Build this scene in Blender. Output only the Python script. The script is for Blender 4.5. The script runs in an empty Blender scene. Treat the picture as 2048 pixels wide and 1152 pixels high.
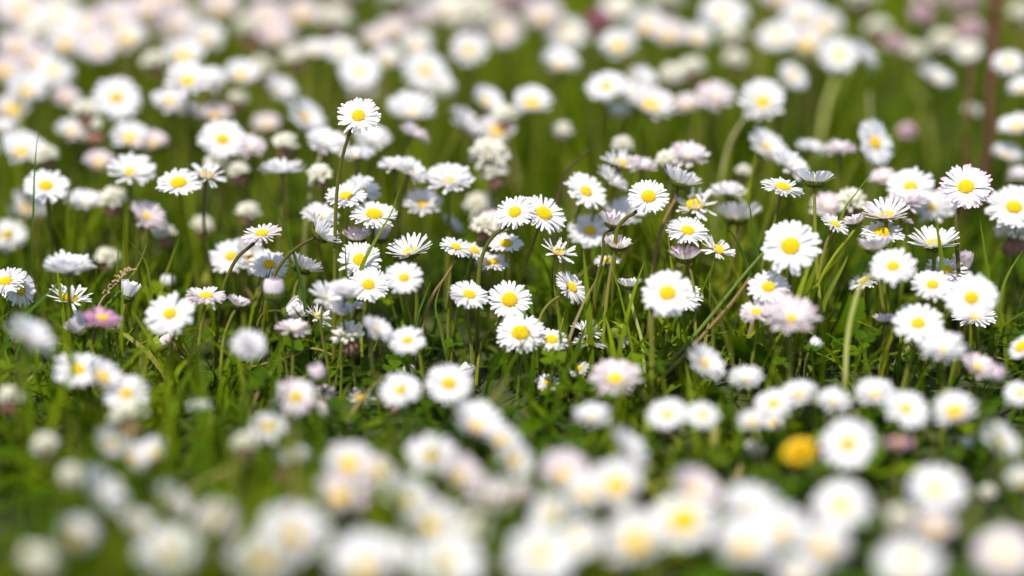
import bpy, math, random
import numpy as np
from mathutils import Vector, Matrix

# ------------------------------------------------------------------ camera, light, exposure
PITCH, CAM_H, FOCUS, FRAME_W = math.radians(21.0), 0.40, 1.0, 0.45
scene = bpy.context.scene
col = scene.collection
cam_d = bpy.data.cameras.new("camera")
cam_d.lens, cam_d.sensor_width = 36.0 * FOCUS / FRAME_W, 36.0
cam_d.clip_start, cam_d.clip_end = 0.02, 400.0
cam_d.dof.use_dof = True
cam_d.dof.focus_distance = FOCUS
cam_d.dof.aperture_fstop = 1.58
cam = bpy.data.objects.new("camera", cam_d)
cam.location = (0, 0, CAM_H)
cam.rotation_euler = (math.radians(90) - PITCH, 0, 0)
col.objects.link(cam)
scene.camera = cam

SUN_EL, SUN_ROT = math.radians(66), math.radians(205)
world = bpy.data.worlds.new("World")
scene.world = world
world.use_nodes = True
wn = world.node_tree
sky = wn.nodes.new("ShaderNodeTexSky")
sky.sky_type = 'NISHITA'
sky.sun_disc = False
sky.sun_elevation, sky.sun_rotation = SUN_EL, SUN_ROT
bg = wn.nodes["Background"]
bg.inputs["Strength"].default_value = 0.15
wn.links.new(sky.outputs[0], bg.inputs[0])
sun_d = bpy.data.lights.new("sun", 'SUN')
sun_d.energy, sun_d.angle, sun_d.color = 4.8, math.radians(1.0), (1.0, 0.95, 0.86)
sun = bpy.data.objects.new("sun", sun_d)
sdir = Vector((math.sin(SUN_ROT) * math.cos(SUN_EL), math.cos(SUN_ROT) * math.cos(SUN_EL), math.sin(SUN_EL)))
sun.rotation_euler = sdir.to_track_quat('Z', 'Y').to_euler()
sun.location = sdir * 5
col.objects.link(sun)
vs = scene.view_settings
vs.view_transform, vs.look, vs.gamma = 'Standard', 'None', 1.0
vs.exposure = 0.41
scene.cycles.max_bounces = 7
scene.cycles.diffuse_bounces = 4
scene.cycles.glossy_bounces = 2
scene.cycles.transmission_bounces = 4
scene.cycles.use_denoising = True
scene.cycles.sample_clamp_indirect = 6.0

# ------------------------------------------------------------------ camera geometry helpers
SP, CP = math.sin(PITCH), math.cos(PITCH)
RIGHT, FWD, UP = Vector((1, 0, 0)), Vector((0, CP, -SP)), Vector((0, SP, CP))
K = FRAME_W / 2048.0
def at(x, y, Z):
    return Vector((0, 0, CAM_H)) + Z * (FWD + RIGHT * ((x - 1024) * K) - UP * ((y - 576) * K))
def depth_at_height(y, H):
    return (CAM_H - H) / (SP + (y - 576) * K * CP)
def depth_of(B):
    return 1.0 / (1.0 - B / 200.0)

# ------------------------------------------------------------------ materials
def nodes_of(name):
    m = bpy.data.materials.new(name)
    m.use_nodes = True
    nt = m.node_tree
    return m, nt, nt.nodes["Principled BSDF"], nt.nodes["Material Output"]
def translucent(nt, bsdf, out, colour_socket, fac, tint=None):
    tr = nt.nodes.new("ShaderNodeBsdfTranslucent")
    mx = nt.nodes.new("ShaderNodeMixShader")
    mx.inputs[0].default_value = fac
    if tint is None:
        nt.links.new(colour_socket, tr.inputs["Color"])
    else:
        mu = nt.nodes.new("ShaderNodeMix"); mu.data_type = 'RGBA'; mu.blend_type = 'MULTIPLY'
        mu.inputs[0].default_value = 1.0
        nt.links.new(colour_socket, mu.inputs[6]); mu.inputs[7].default_value = (*tint, 1)
        nt.links.new(mu.outputs[2], tr.inputs["Color"])
    nt.links.new(bsdf.outputs[0], mx.inputs[1]); nt.links.new(tr.outputs[0], mx.inputs[2])
    nt.links.new(mx.outputs[0], out.inputs["Surface"])
def mixc(nt, fac, a, b):
    n = nt.nodes.new("ShaderNodeMix"); n.data_type = 'RGBA'
    for sock, v in ((0, fac), (6, a), (7, b)):
        if isinstance(v, bpy.types.NodeSocket): nt.links.new(v, n.inputs[sock])
        elif isinstance(v, tuple): n.inputs[sock].default_value = (*v, 1)
        else: n.inputs[sock].default_value = v
    return n.outputs[2]
def attr(nt, name):
    n = nt.nodes.new("ShaderNodeAttribute"); n.attribute_name = name
    return n.outputs["Fac"]
def math_(nt, op, a, b=0.0):
    n = nt.nodes.new("ShaderNodeMath"); n.operation = op; n.use_clamp = op in ('MULTIPLY', 'ADD')
    for i, v in enumerate((a, b)):
        if isinstance(v, bpy.types.NodeSocket): nt.links.new(v, n.inputs[i])
        else: n.inputs[i].default_value = v
    return n.outputs[0]
def ramp(nt, fac, stops):
    n = nt.nodes.new("ShaderNodeValToRGB")
    e = n.color_ramp.elements
    while len(e) < len(stops): e.new(0.5)
    for i, (p, c) in enumerate(stops):
        e[i].position = p; e[i].color = (*c, 1)
    if fac is not None: nt.links.new(fac, n.inputs[0])
    return n.outputs[0]
def noise(nt, scale, detail=2.0):
    tc = nt.nodes.new("ShaderNodeTexCoord"); n = nt.nodes.new("ShaderNodeTexNoise")
    n.inputs["Scale"].default_value = scale; n.inputs["Detail"].default_value = detail
    nt.links.new(tc.outputs["Object"], n.inputs["Vector"])
    return n.outputs["Fac"]

def petal_mat(name, tipcol, amount, base=(0.83, 0.825, 0.815), power=2.2):
    m, nt, b, o = nodes_of(name)
    tip = attr(nt, "tip"); rnd = attr(nt, "var")
    f = math_(nt, 'MULTIPLY', math_(nt, 'POWER', tip, power), math_(nt, 'MULTIPLY', rnd, amount))
    white = mixc(nt, rnd, base, tuple(c * 0.95 for c in base))
    c = mixc(nt, f, white, tipcol)
    geo = nt.nodes.new("ShaderNodeNewGeometry")
    c2 = mixc(nt, math_(nt, 'MULTIPLY', geo.outputs["Backfacing"], 0.12), c, (0.80, 0.66, 0.72))
    nt.links.new(c2, b.inputs["Base Color"])
    b.inputs["Roughness"].default_value = 0.62
    b.inputs["Specular IOR Level"].default_value = 0.25
    translucent(nt, b, o, c2, 0.42)
    return m
M = {}
M['white'] = petal_mat("daisy_petal_white", (0.78, 0.62, 0.72), 0.35)
M['pinkish'] = petal_mat("daisy_petal_lilac_tip", (0.74, 0.42, 0.55), 0.55, (0.80, 0.752, 0.748))
M['purpletip'] = petal_mat("daisy_petal_purple_tip", (0.46, 0.03, 0.22), 3.0, power=4.0)
M['blushtip'] = petal_mat("daisy_petal_blush_tip", (0.70, 0.16, 0.42), 1.1, power=6.0)
M['magenta'] = petal_mat("daisy_petal_magenta", (0.60, 0.20, 0.44), 0.9, (0.72, 0.42, 0.60))
def yellow_mat():
    m, nt, b, o = nodes_of("daisy_disc_yellow")
    c = ramp(nt, attr(nt, "var"), [(0.0, (0.50, 0.24, 0.003)), (0.35, (0.84, 0.58, 0.004)), (1.0, (0.90, 0.68, 0.008))])
    nt.links.new(c, b.inputs["Base Color"]); b.inputs["Roughness"].default_value = 0.6
    b.inputs["Specular IOR Level"].default_value = 0.2
    translucent(nt, b, o, c, 0.2)
    return m
M['yellow'] = yellow_mat()
def dandelion_mat():
    m, nt, b, o = nodes_of("dandelion_yellow")
    c = ramp(nt, attr(nt, "tip"), [(0.0, (0.66, 0.40, 0.003)), (1.0, (0.80, 0.54, 0.004))])
    nt.links.new(c, b.inputs["Base Color"]); b.inputs["Roughness"].default_value = 0.6
    translucent(nt, b, o, c, 0.25)
    return m
M['dandelion'] = dandelion_mat()
def stem_mat(name, green, brown, amt, fixed=False):
    m, nt, b, o = nodes_of(name)
    oi = nt.nodes.new("ShaderNodeObjectInfo")
    t = attr(nt, "tip")
    f = math_(nt, 'MULTIPLY', math_(nt, 'POWER', t, 1.5), amt if fixed else math_(nt, 'MULTIPLY', oi.outputs["Random"], amt))
    n = noise(nt, 350)
    g = mixc(nt, n, green, tuple(x * 1.5 for x in green))
    c = mixc(nt, f, g, brown)
    nt.links.new(c, b.inputs["Base Color"]); b.inputs["Roughness"].default_value = 0.55
    b.inputs["Specular IOR Level"].default_value = 0.12
    b.inputs["Sheen Weight"].default_value = 0.25; b.inputs["Sheen Roughness"].default_value = 0.4
    b.inputs["Sheen Tint"].default_value = (0.8, 0.85, 0.5, 1)
    translucent(nt, b, o, c, 0.2)
    return m
M['stem'] = stem_mat("daisy_stem", (0.16, 0.185, 0.004), (0.115, 0.068, 0.038), 1.1)
M['brown_stem'] = stem_mat("brown_stem", (0.085, 0.095, 0.003), (0.060, 0.034, 0.012), 0.95, True)
M['pale_stem'] = stem_mat("pale_stem", (0.30, 0.32, 0.08), (0.30, 0.25, 0.10), 0.6)
M['red_stem'] = stem_mat("red_stem", (0.13, 0.035, 0.03), (0.12, 0.03, 0.035), 1.0)
def leafy(name, stops, var="var", rough=0.6, tr=0.36, spec=0.07, nz=0.0):
    m, nt, b, o = nodes_of(name)
    v = attr(nt, var)
    c = ramp(nt, v, stops)
    if nz:
        k = noise(nt, nz, 3.0)
        c = mixc(nt, math_(nt, 'MULTIPLY', k, 0.45), c, (0.05, 0.09, 0.001))
    nt.links.new(c, b.inputs["Base Color"])
    b.inputs["Roughness"].default_value = rough; b.inputs["Specular IOR Level"].default_value = spec
    translucent(nt, b, o, c, tr, (1.4, 1.3, 0.2))
    return m
M['calyx'] = leafy("calyx_green", [(0.0, (0.045, 0.065, 0.012)), (1.0, (0.10, 0.13, 0.022))], tr=0.15)
M['budgreen'] = leafy("bud_green", [(0.0, (0.12, 0.17, 0.02)), (1.0, (0.26, 0.30, 0.03))], tr=0.2)
M['grass'] = leafy("grass_green", [(0.0, (0.021, 0.050, 0.0004)), (0.40, (0.065, 0.116, 0.0006)), (0.75, (0.162, 0.220, 0.0018)),
                                   (0.93, (0.260, 0.270, 0.020)), (0.97, (0.30, 0.24, 0.10)), (1.0, (0.26, 0.19, 0.09))], nz=0)
M['leaf'] = leafy("leaf_green", [(0.0, (0.023, 0.062, 0.0006)), (0.6, (0.053, 0.112, 0.001)), (1.0, (0.13, 0.18, 0.002))], tr=0.25, nz=260, rough=0.5)
M['straw'] = leafy("straw", [(0.0, (0.20, 0.15, 0.06)), (1.0, (0.36, 0.29, 0.15))], tr=0.2)
M['blade'] = leafy("blade_green", [(0.0, (0.08, 0.13, 0.010)), (1.0, (0.15, 0.20, 0.016))], tr=0.35)
M['darkblade'] = leafy("blade_dark_green", [(0.0, (0.035, 0.075, 0.010)), (1.0, (0.06, 0.12, 0.014))], tr=0.3)
M['stalkbrown'] = leafy("stalk_brown_green", [(0.0, (0.16, 0.17, 0.03)), (0.5, (0.20, 0.15, 0.05)), (1.0, (0.22, 0.13, 0.06))], tr=0.15)
M['stalkgreen'] = leafy("stalk_green", [(0.0, (0.12, 0.16, 0.03)), (1.0, (0.11, 0.15, 0.03))], tr=0.15)
M['stalkdark'] = leafy("stalk_dark", [(0.0, (0.06, 0.05, 0.02)), (1.0, (0.07, 0.04, 0.025))], tr=0.1)
M['palestalk'] = leafy("stalk_pale_olive", [(0.0, (0.20, 0.22, 0.05)), (0.5, (0.28, 0.27, 0.10)), (1.0, (0.30, 0.27, 0.12))], tr=0.15)
M['redstalk'] = leafy("stalk_red", [(0.0, (0.10, 0.03, 0.025)), (1.0, (0.15, 0.045, 0.05))], tr=0.1)
def floret_mat(name, base, tipc):
    m, nt, b, o = nodes_of(name)
    c = mixc(nt, attr(nt, "tip"), base, tipc)
    nt.links.new(c, b.inputs["Base Color"]); b.inputs["Roughness"].default_value = 0.6
    translucent(nt, b, o, c, 0.3)
    return m
M['floret'] = floret_mat("clover_floret_cream", (0.74, 0.72, 0.48), (0.88, 0.84, 0.74))
M['floretpink'] = floret_mat("clover_floret_pink", (0.60, 0.38, 0.40), (0.70, 0.50, 0.54))
M['floretred'] = floret_mat("clover_floret_red", (0.34, 0.07, 0.10), (0.42, 0.14, 0.20))
M['faded'] = floret_mat("clover_floret_faded", (0.30, 0.10, 0.07), (0.36, 0.20, 0.12))
M['petalpink'] = floret_mat("clover_floret_blush", (0.62, 0.22, 0.24), (0.86, 0.78, 0.78))

# ------------------------------------------------------------------ mesh helpers
class MB:
    def __init__(self):
        self.v, self.f, self.tip, self.var = [], [], [], []
    def add(self, verts, faces, tips, var):
        o = len(self.v)
        self.v += [tuple(p) for p in verts]
        self.f += [tuple(i + o for i in f) for f in faces]
        self.tip += list(tips)
        self.var += [var] * len(verts) if not isinstance(var, (list, tuple)) else list(var)
    def mesh(self, name, mat, smooth=True):
        me = bpy.data.meshes.new(name)
        me.from_pydata(self.v, [], self.f)
        for nm, d in (("tip", self.tip), ("var", self.var)):
            a = me.attributes.new(nm, 'FLOAT', 'POINT'); a.data.foreach_set("value", d)
        me.polygons.foreach_set("use_smooth", [smooth] * len(me.polygons))
        me.materials.append(mat)
        return me
def link(name, me, parent=None):
    o = bpy.data.objects.new(name, me)
    col.objects.link(o)
    if parent is not None: o.parent = parent
    return o
def tag(o, label=None, cat=None, group=None, kind=None):
    for k, v in (("label", label), ("category", cat), ("group", group), ("kind", kind)):
        if v: o[k] = v
def tube_mesh(name, pts, radii, mat, sides=7, var=0.5):
    mb = MB(); n = len(pts)
    prev = None; verts = []; tips = []
    ref = Vector((1, 0.2, 0.1)).normalized()
    for i, p in enumerate(pts):
        d = (pts[min(i + 1, n - 1)] - pts[max(i - 1, 0)]).normalized()
        a = (ref - d * ref.dot(d))
        a = a.normalized() if a.length > 1e-6 else d.orthogonal().normalized()
        b = d.cross(a)
        for k in range(sides):
            t = 2 * math.pi * k / sides
            verts.append(p + (a * math.cos(t) + b * math.sin(t)) * radii[i]); tips.append(i / (n - 1))
    faces = []
    for i in range(n - 1):
        for k in range(sides):
            k2 = (k + 1) % sides
            faces.append((i * sides + k, i * sides + k2, (i + 1) * sides + k2, (i + 1) * sides + k))
    faces.append(tuple(range((n - 1) * sides, n * sides)))
    mb.add(verts, faces, tips, var)
    return mb.mesh(name, mat)
def bezier(p0, p1, p2, p3, n):
    out = []
    for i in range(n + 1):
        t = i / n; s = 1 - t
        out.append(p0 * (s ** 3) + p1 * (3 * s * s * t) + p2 * (3 * s * t * t) + p3 * (t ** 3))
    return out
def smooth_path(pts, per=5):
    out = []
    P = [pts[0]] + list(pts) + [pts[-1]]
    for i in range(1, len(P) - 2):
        for j in range(per):
            t = j / per
            a, b, c, d = P[i - 1], P[i], P[i + 1], P[i + 2]
            out.append(0.5 * ((2 * b) + (c - a) * t + (2 * a - 5 * b + 4 * c - d) * t * t + (3 * b - a - 3 * c + d) * t ** 3))
    out.append(P[-2])
    return out

# a petal: strip that climbs from radius r0, elevation e0 -> e0+de along its length
PROF = [(0.0, .40), (.18, .62), (.40, .88), (.62, 1.0), (.80, 1.0), (.91, .86), (.97, .58)]
def petal(mb, ang, r0, z0, L, e0, de, hw, rnd, fold=0.25, roll=0.0, side=0.0):
    ca, sa = math.cos(ang), math.sin(ang)
    var = rnd.random()
    verts, tips = [], []
    x, z, s0 = r0, z0, 0.0
    rows = []
    for s, w in PROF + [(1.0, .20)]:
        e = e0 + de * s
        x += math.cos(e) * (s - s0) * L; z += math.sin(e) * (s - s0) * L; s0 = s
        rows.append((x, z, e, s, w))
    for (x, z, e, s, w) in rows:
        nx, nz = -math.sin(e), math.cos(e)
        for j in (-1, 0, 1):
            t = j * hw * w
            lift = (fold * hw * w if j else 0.0) + j * roll * hw * w
            px, pz, py = x + nx * lift, z + nz * lift, t + side * s * s * L
            verts.append((ca * px - sa * py, sa * px + ca * py, pz)); tips.append(s)
    faces = []
    for i in range(len(rows) - 1):
        for j in range(2):
            a = i * 3 + j
            faces.append((a, a + 3, a + 4, a + 1))
    mb.add(verts, faces, tips, var)

def petals_mesh(kind, seed):
    """ring of white rays, largest radius scaled to 1; returns mesh builder, disc ratio, height of the rim"""
    r = random.Random(seed)
    mb = MB()
    rd = {'y': .37, 'v': (.30, .24, .34, .27)[((seed - ord('v')) // 17) % 4], 'u': (.15, .25, .18, .29, .22, .13)[((seed - ord('u')) // 17) % 6], 'f': .12, 'h': .24, 'b': .27, 'g': .20, 's': r.uniform(.26, .31)}.get(kind, r.uniform(.28, .36))
    layers = {  # (count, length, elevation, curl, half width)
        'o': [(34, 1.0, .10, -.16, .064), (32, .95, .20, -.10, .062), (12, .86, .32, -.05, .058)],
        's': [(27, 1.0, .14, -.16, .084), (26, .94, .26, -.08, .080)],
        'u': [(26, 1.0, .20, .05, .084), (24, .94, .38, .12, .078), (18, .8, .60, .2, .07)],
        'v': [(26, 1.0, .42, .16, .086), (24, .95, .58, .14, .080), (10, .8, .75, .2, .07)],
        'y': [(24, .75, .10, -.10, .070), (18, .68, .22, -.10, .062)],
        'm': [(24, 1.0, .12, .20, .074), (15, .88, .40, .45, .068)],
        'w': [(30, 1.0, .40, .18, .064), (26, .95, .58, .10, .060)],
        'c': [(24, 1.0, .55, .28, .076), (22, .95, .72, .25, .070)],
        'f': [(24, 1.0, .10, .35, .085), (24, .9, .38, .35, .085), (20, .72, .62, .4, .085), (14, .5, .9, .5, .08), (8, .36, 1.2, .3, .08)],
        'h': [(20, 1.0, 1.05, .25, .095), (18, .97, 1.15, .25, .09), (10, .85, 1.25, .4, .08)],
        'b': [(16, .66, .95, 1.15, .12), (14, .66, 1.1, 1.1, .12), (8, .58, 1.3, .9, .10)],
        'g': [(12, .75, 1.15, .75, .10), (8, .8, 1.3, .6, .09)],
    }[kind]
    jit = {'m': .28, 'w': .12, 'c': .10, 'o': .10, 'u': .13, 's': .10, 'v': .13}.get(kind, .06)
    gap = {'m': .16, 'o': .07, 'w': .05, 'u': .06, 's': .04}.get(kind, 0.0)
    bias, bphase = r.uniform(0, .10), r.uniform(0, 6.28)
    for li, (n, L, e, de, hw) in enumerate(layers):
        for k in range(n):
            if r.random() < gap: continue
            a = 2 * math.pi * (k + .5 * li + r.uniform(-.26, .26)) / n
            LL = L * r.uniform(.88, 1.06) * (1 - rd * .8)
            ee = e + r.gauss(0, jit) + bias * math.cos(a - bphase)
            dd = de + r.gauss(0, jit * .9)
            if kind == 'm' and r.random() < .14: ee, dd = 1.0, 1.6      # petals bent inwards over the disc
            petal(mb, a, rd * .82, li * .012, LL, ee, dd, hw * r.uniform(.85, 1.12), r, r.uniform(.1, .35), r.uniform(-.25, .25), r.uniform(-.12, .12))
    R = sorted(math.hypot(v[0], v[1]) for v in mb.v)[int(len(mb.v) * .985)]
    mb.v = [(v[0] / R, v[1] / R, v[2] / R) for v in mb.v]
    zs = [v[2] for v, t in zip(mb.v, mb.tip) if t > .85]
    return mb, rd / R, sum(zs) / len(zs)

def disc_mesh(rd, seed, dome=.34):
    r = random.Random(seed); mb = MB()
    n, rings = 20, 5
    verts, faces = [], []
    for i in range(rings + 1):
        a = (math.pi / 2) * i / rings
        for k in range(n):
            t = 2 * math.pi * k / n
            verts.append((rd * math.cos(a) * math.cos(t), rd * math.cos(a) * math.sin(t), .03 + rd * dome * 1.5 * math.sin(a)))
    for i in range(rings):
        for k in range(n):
            k2 = (k + 1) % n
            faces.append((i * n + k, i * n + k2, (i + 1) * n + k2, (i + 1) * n + k))
    mb.add(verts, faces, [0] * len(verts), 0.12)
    N = 120
    for i in range(N):                                    # golden spiral of florets
        q = math.sqrt((i + .5) / N); th = i * 2.399963
        a = math.acos(min(.999, q))
        c = Vector((rd * q * math.cos(th), rd * q * math.sin(th), .03 + rd * dome * 1.5 * math.sin(a)))
        nn = Vector((q * math.cos(th) * dome * 1.5, q * math.sin(th) * dome * 1.5, math.sin(a) + .05)).normalized()
        s = rd * .082 * r.uniform(.85, 1.15)
        t1 = nn.orthogonal().normalized(); t2 = nn.cross(t1)
        hgt = s * (1.5 if q > .6 else 1.0) * r.uniform(.8, 1.25)
        vv = []
        for (rr, hh) in ((1.0, -.2), (.85, .7), ):
            for k in range(6):
                t = math.pi * k / 3
                vv.append(c + (t1 * math.cos(t) + t2 * math.sin(t)) * s * rr + nn * hgt * hh)
        vv.append(c + nn * hgt * 1.1)
        ff = [(k, (k + 1) % 6, 6 + (k + 1) % 6, 6 + k) for k in range(6)] + [(6 + k, 6 + (k + 1) % 6, 12) for k in range(6)]
        mb.add(vv, ff, [0] * 13, min(1, max(0, .55 + .35 * q * r.uniform(.3, 1) + r.uniform(-.35, .2))))
    return mb

def calyx_mesh(rd, kind, seed):
    r = random.Random(seed); mb = MB()
    top = {'h': .9, 'b': .7, 'g': 1.5, 'f': 2.0, 'c': 1.05, 'w': .95}.get(kind, .72)
    wide = {'h': 1.2, 'b': 1.12, 'g': 1.7, 'f': 2.6, 'c': 1.3, 'w': 1.25}.get(kind, 1.18)
    R, depth = rd * wide, rd * top
    prof = [(.16, -.62), (.55, -.58), (.86, -.40), (1.0, -.12), (1.0, .02)]
    if kind in 'hbg': prof += [(1.0, .35), (.97, .62)]
    n = 26
    verts, tips = [], []
    for i, (pr, pz) in enumerate(prof):
        for k in range(n):
            t = 2 * math.pi * k / n
            rr = R * pr * (1 + (.06 if k % 2 else -.02) * (i > 1))
            z = depth * pz + (rd * .16 if (k % 2 == 0 and i == len(prof) - 1) else 0) * r.uniform(.7, 1.2)
            verts.append((rr * math.cos(t), rr * math.sin(t), z)); tips.append(i / len(prof))
    faces = [tuple(reversed(range(n)))]
    for i in range(len(prof) - 1):
        for k in range(n):
            k2 = (k + 1) % n
            faces.append((i * n + k, i * n + k2, (i + 1) * n + k2, (i + 1) * n + k))
    mb.add(verts, faces, tips, [r.random() * .5 + .5 * (i % 2) for i in range(len(verts))])
    return mb, depth * .62

# ------------------------------------------------------------------ flower head models (shared meshes)
HEADS = {}
def daisy_head(kind, colour, seed):
    key = (kind, colour, seed)
    if key not in HEADS:
        mb, rd, rim = petals_mesh(kind, seed * 17 + ord(kind))
        pm = mb.mesh("daisy_petals", M[colour])
        dm = None if kind in 'bg' else disc_mesh(rd, seed, .30 + .1 * ((seed * 7) % 3) / 2).mesh("daisy_disc", M['yellow'])
        cb, drop = calyx_mesh(rd, kind, seed)
        cm = cb.mesh("daisy_calyx", M['budgreen'] if kind == 'g' else M['calyx'])
        HEADS[key] = (pm, dm, cm, rim, drop)
    return HEADS[key]

def floret(mb, c, d, L, w, r):
    t1 = d.orthogonal().normalized(); t2 = d.cross(t1)
    vv, tips = [], []
    bend = Vector((0, 0, -1)) * L * r.uniform(0, .18)
    for (s, ww) in ((0, .45), (.35, .8), (.7, 1.0), (.92, .6)):
        for k in range(5):
            t = 2 * math.pi * k / 5
            vv.append(c + d * L * s + bend * s * s + (t1 * math.cos(t) + t2 * math.sin(t)) * w * ww); tips.append(s)
    vv.append(c + d * L + bend); tips.append(1.0)
    ff = []
    for i in range(3):
        for k in range(5):
            ff.append((i * 5 + k, i * 5 + (k + 1) % 5, (i + 1) * 5 + (k + 1) % 5, (i + 1) * 5 + k))
    ff += [(15 + k, 15 + (k + 1) % 5, 20) for k in range(5)]
    mb.add(vv, ff, tips, r.random())
def clover_head(kind, seed):
    key = ('clover', kind, seed)
    if key not in HEADS:
        r = random.Random(seed + 900)
        live, dead = MB(), MB()
        N = 62 if kind == 'kw' else 104
        cut = {'k': -.45, 'kp': -.7, 'kb': -.05, 'kr': -.6, 'kd': .75, 'kw': 2.0}[kind]
        for i in range(N):
            z = 1 - 2 * (i + .5) / N
            if z < -.85: continue
            th = i * 2.399963
            q = math.sqrt(max(0, 1 - z * z))
            d = Vector((q * math.cos(th), q * math.sin(th), z + .25)).normalized()
            c = d * .16
            if kind == 'kw':
                if i in (6, 9, 14): floret(live, c, Vector((d.x, d.y, max(d.z, .35))).normalized(), .95, .17, r)
                elif i % 3 == 0: floret(dead, c, (d + Vector((0, 0, -1.4))).normalized(), r.uniform(.5, .8), .085, r)
            elif z + r.uniform(-.2, .2) > cut:
                floret(live, c, (d + Vector((r.uniform(-.15, .15), r.uniform(-.15, .15), r.uniform(.0, .4)))).normalized(), r.uniform(.66, .95), r.uniform(.085, .125), r)
            else:
                floret(dead, c, (d * .55 + Vector((0, 0, -.75))).normalized(), r.uniform(.55, .8), .09, r)
        lm = live.mesh("clover_florets", {'kp': M['floretpink'], 'kr': M['floretred'], 'kw': M['petalpink']}.get(kind, M['floret'])) if live.v else None
        dm = dead.mesh("clover_faded_florets", M['faded']) if dead.v else None
        HEADS[key] = (lm, dm)
    return HEADS[key]
def dandelion_head(seed):
    r = random.Random(seed); mb = MB()
    for i in range(190):
        q = math.sqrt((i + .5) / 190); th = i * 2.399963
        e = 1.45 - 1.25 * q + r.uniform(-.1, .1)
        petal(mb, th, .05 + .12 * q, .10 * (1 - q), .42 + .46 * q, e, -.25, .045, r, .2)
    return mb.mesh("dandelion_rays", M['dandelion'])

# ------------------------------------------------------------------ setting: ground and its stuff
def grid_ground():
    me = bpy.data.meshes.new("ground")
    S = 60.0
    me.from_pydata([(-S, -S, 0), (S, -S, 0), (S, S, 0), (-S, S, 0)], [], [(0, 1, 2, 3)])
    m, nt, b, o = nodes_of("ground_moss_soil")
    c = ramp(nt, noise(nt, 55, 6.0), [(0.3, (0.016, 0.018, 0.002)), (0.5, (0.026, 0.040, 0.001)), (0.72, (0.055, 0.062, 0.006))])
    nt.links.new(c, b.inputs["Base Color"]); b.inputs["Roughness"].default_value = 0.9
    bp = nt.nodes.new("ShaderNodeBump"); bp.inputs["Strength"].default_value = 0.8; bp.inputs["Distance"].default_value = 0.006
    nt.links.new(noise(nt, 90, 5.0), bp.inputs["Height"]); nt.links.new(bp.outputs[0], b.inputs["Normal"])
    me.materials.append(m)
    g = link("ground", me); tag(g, "green mossy lawn soil under the daisies", kind="structure")
grid_ground()

def np_mesh(name, verts, quads, var, mat):
    me = bpy.data.meshes.new(name)
    me.vertices.add(len(verts)); me.vertices.foreach_set("co", verts.astype(np.float32).ravel())
    nq = len(quads)
    me.loops.add(nq * 4); me.loops.foreach_set("vertex_index", quads.astype(np.int32).ravel())
    me.polygons.add(nq); me.polygons.foreach_set("loop_start", np.arange(nq, dtype=np.int32) * 4)
    me.update(calc_edges=True)
    me.polygons.foreach_set("use_smooth", np.ones(nq, dtype=bool))
    a = me.attributes.new("var", 'FLOAT', 'POINT'); a.data.foreach_set("value", var.astype(np.float32))
    me.materials.append(mat)
    me.validate()
    return me
rng = np.random.default_rng(11)
def scatter(n_main, n_far):
    # main bed seen by the camera, with a margin on both sides; a thinner surround
    ys = rng.uniform(0.42, 2.15, n_main * 3); xs = rng.uniform(-.95, .95, n_main * 3)
    ok = np.abs(xs) < .235 * ys + .16
    xs, ys = xs[ok][:n_main], ys[ok][:n_main]
    y2 = rng.uniform(.1, 4.5, n_far * 2); x2 = rng.uniform(-2.2, 2.2, n_far * 2)
    ok = (np.abs(x2) >= .235 * y2 + .16) | (y2 > 2.15) | (y2 < .42)
    x2, y2 = x2[ok][:n_far], y2[ok][:n_far]
    return np.concatenate([xs, x2]), np.concatenate([ys, y2])
def vnoise(x, y, s, seed):
    r = np.random.default_rng(seed); g = r.random((64, 64))
    u, v = x * s + 30.3, y * s + 30.7
    i, j = np.floor(u).astype(int), np.floor(v).astype(int); fu, fv = u - i, v - j
    fu, fv = fu * fu * (3 - 2 * fu), fv * fv * (3 - 2 * fv)
    G = lambda a, b: g[a % 64, b % 64]
    return (G(i, j) * (1 - fu) + G(i + 1, j) * fu) * (1 - fv) + (G(i, j + 1) * (1 - fu) + G(i + 1, j + 1) * fu) * fv
def make_grass(name, x, y, Lmin, Lmax, w0, w1, lean, var_lo, var_hi, label, seg=6, curve=.75, dead_far=.035):
    n = len(x)
    tall = vnoise(x, y, 9, 3)
    L = (Lmin + (Lmax - Lmin) * rng.random(n) ** 1.6) * (.45 + 1.05 * tall)
    w = rng.uniform(w0, w1, n) * .5
    phi = rng.uniform(0, 2 * np.pi, n)
    th0 = np.abs(rng.normal(0, lean, n)); bend = rng.normal(curve, .45, n)
    face = phi + np.pi / 2 + rng.normal(0, .4, n)
    P = np.zeros((n, seg, 2, 3))
    px, py, pz = x.copy(), y.copy(), np.full(n, -.002)
    for s in range(seg):
        t = s / (seg - 1)
        if s:
            th = th0 + bend * t
            d = L / (seg - 1)
            px = px + np.sin(th) * np.cos(phi) * d; py = py + np.sin(th) * np.sin(phi) * d; pz = np.maximum(pz + np.cos(th) * d, .001)
        ww = w * np.array([.75, .95, 1.0, .9, .65, .08])[s] if seg == 6 else w * (1 - t * .9)
        for j, sg in ((0, -1), (1, 1)):
            P[:, s, j, 0] = px + np.cos(face) * ww * sg; P[:, s, j, 1] = py + np.sin(face) * ww * sg; P[:, s, j, 2] = pz
    base = (np.arange(n) * seg * 2)[:, None]
    q = np.array([[2 * s, 2 * s + 1, 2 * s + 3, 2 * s + 2] for s in range(seg - 1)])
    quads = (base[:, :, None] + q[None]).reshape(-1, 4)
    patch = vnoise(x, y, 14, 5)
    v = np.clip(var_lo + (var_hi - var_lo) * (.50 * rng.random(n) + .90 * patch - .20), 0, 1)
    dead = rng.random(n) < np.where(y > 1.2, dead_far, .055)
    v[dead] = rng.uniform(.94, 1, dead.sum())
    me = np_mesh(name, P.reshape(-1, 3), quads, np.repeat(v, seg * 2), M['grass'])
    o = link(name, me); tag(o, label, kind="stuff")
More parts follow.
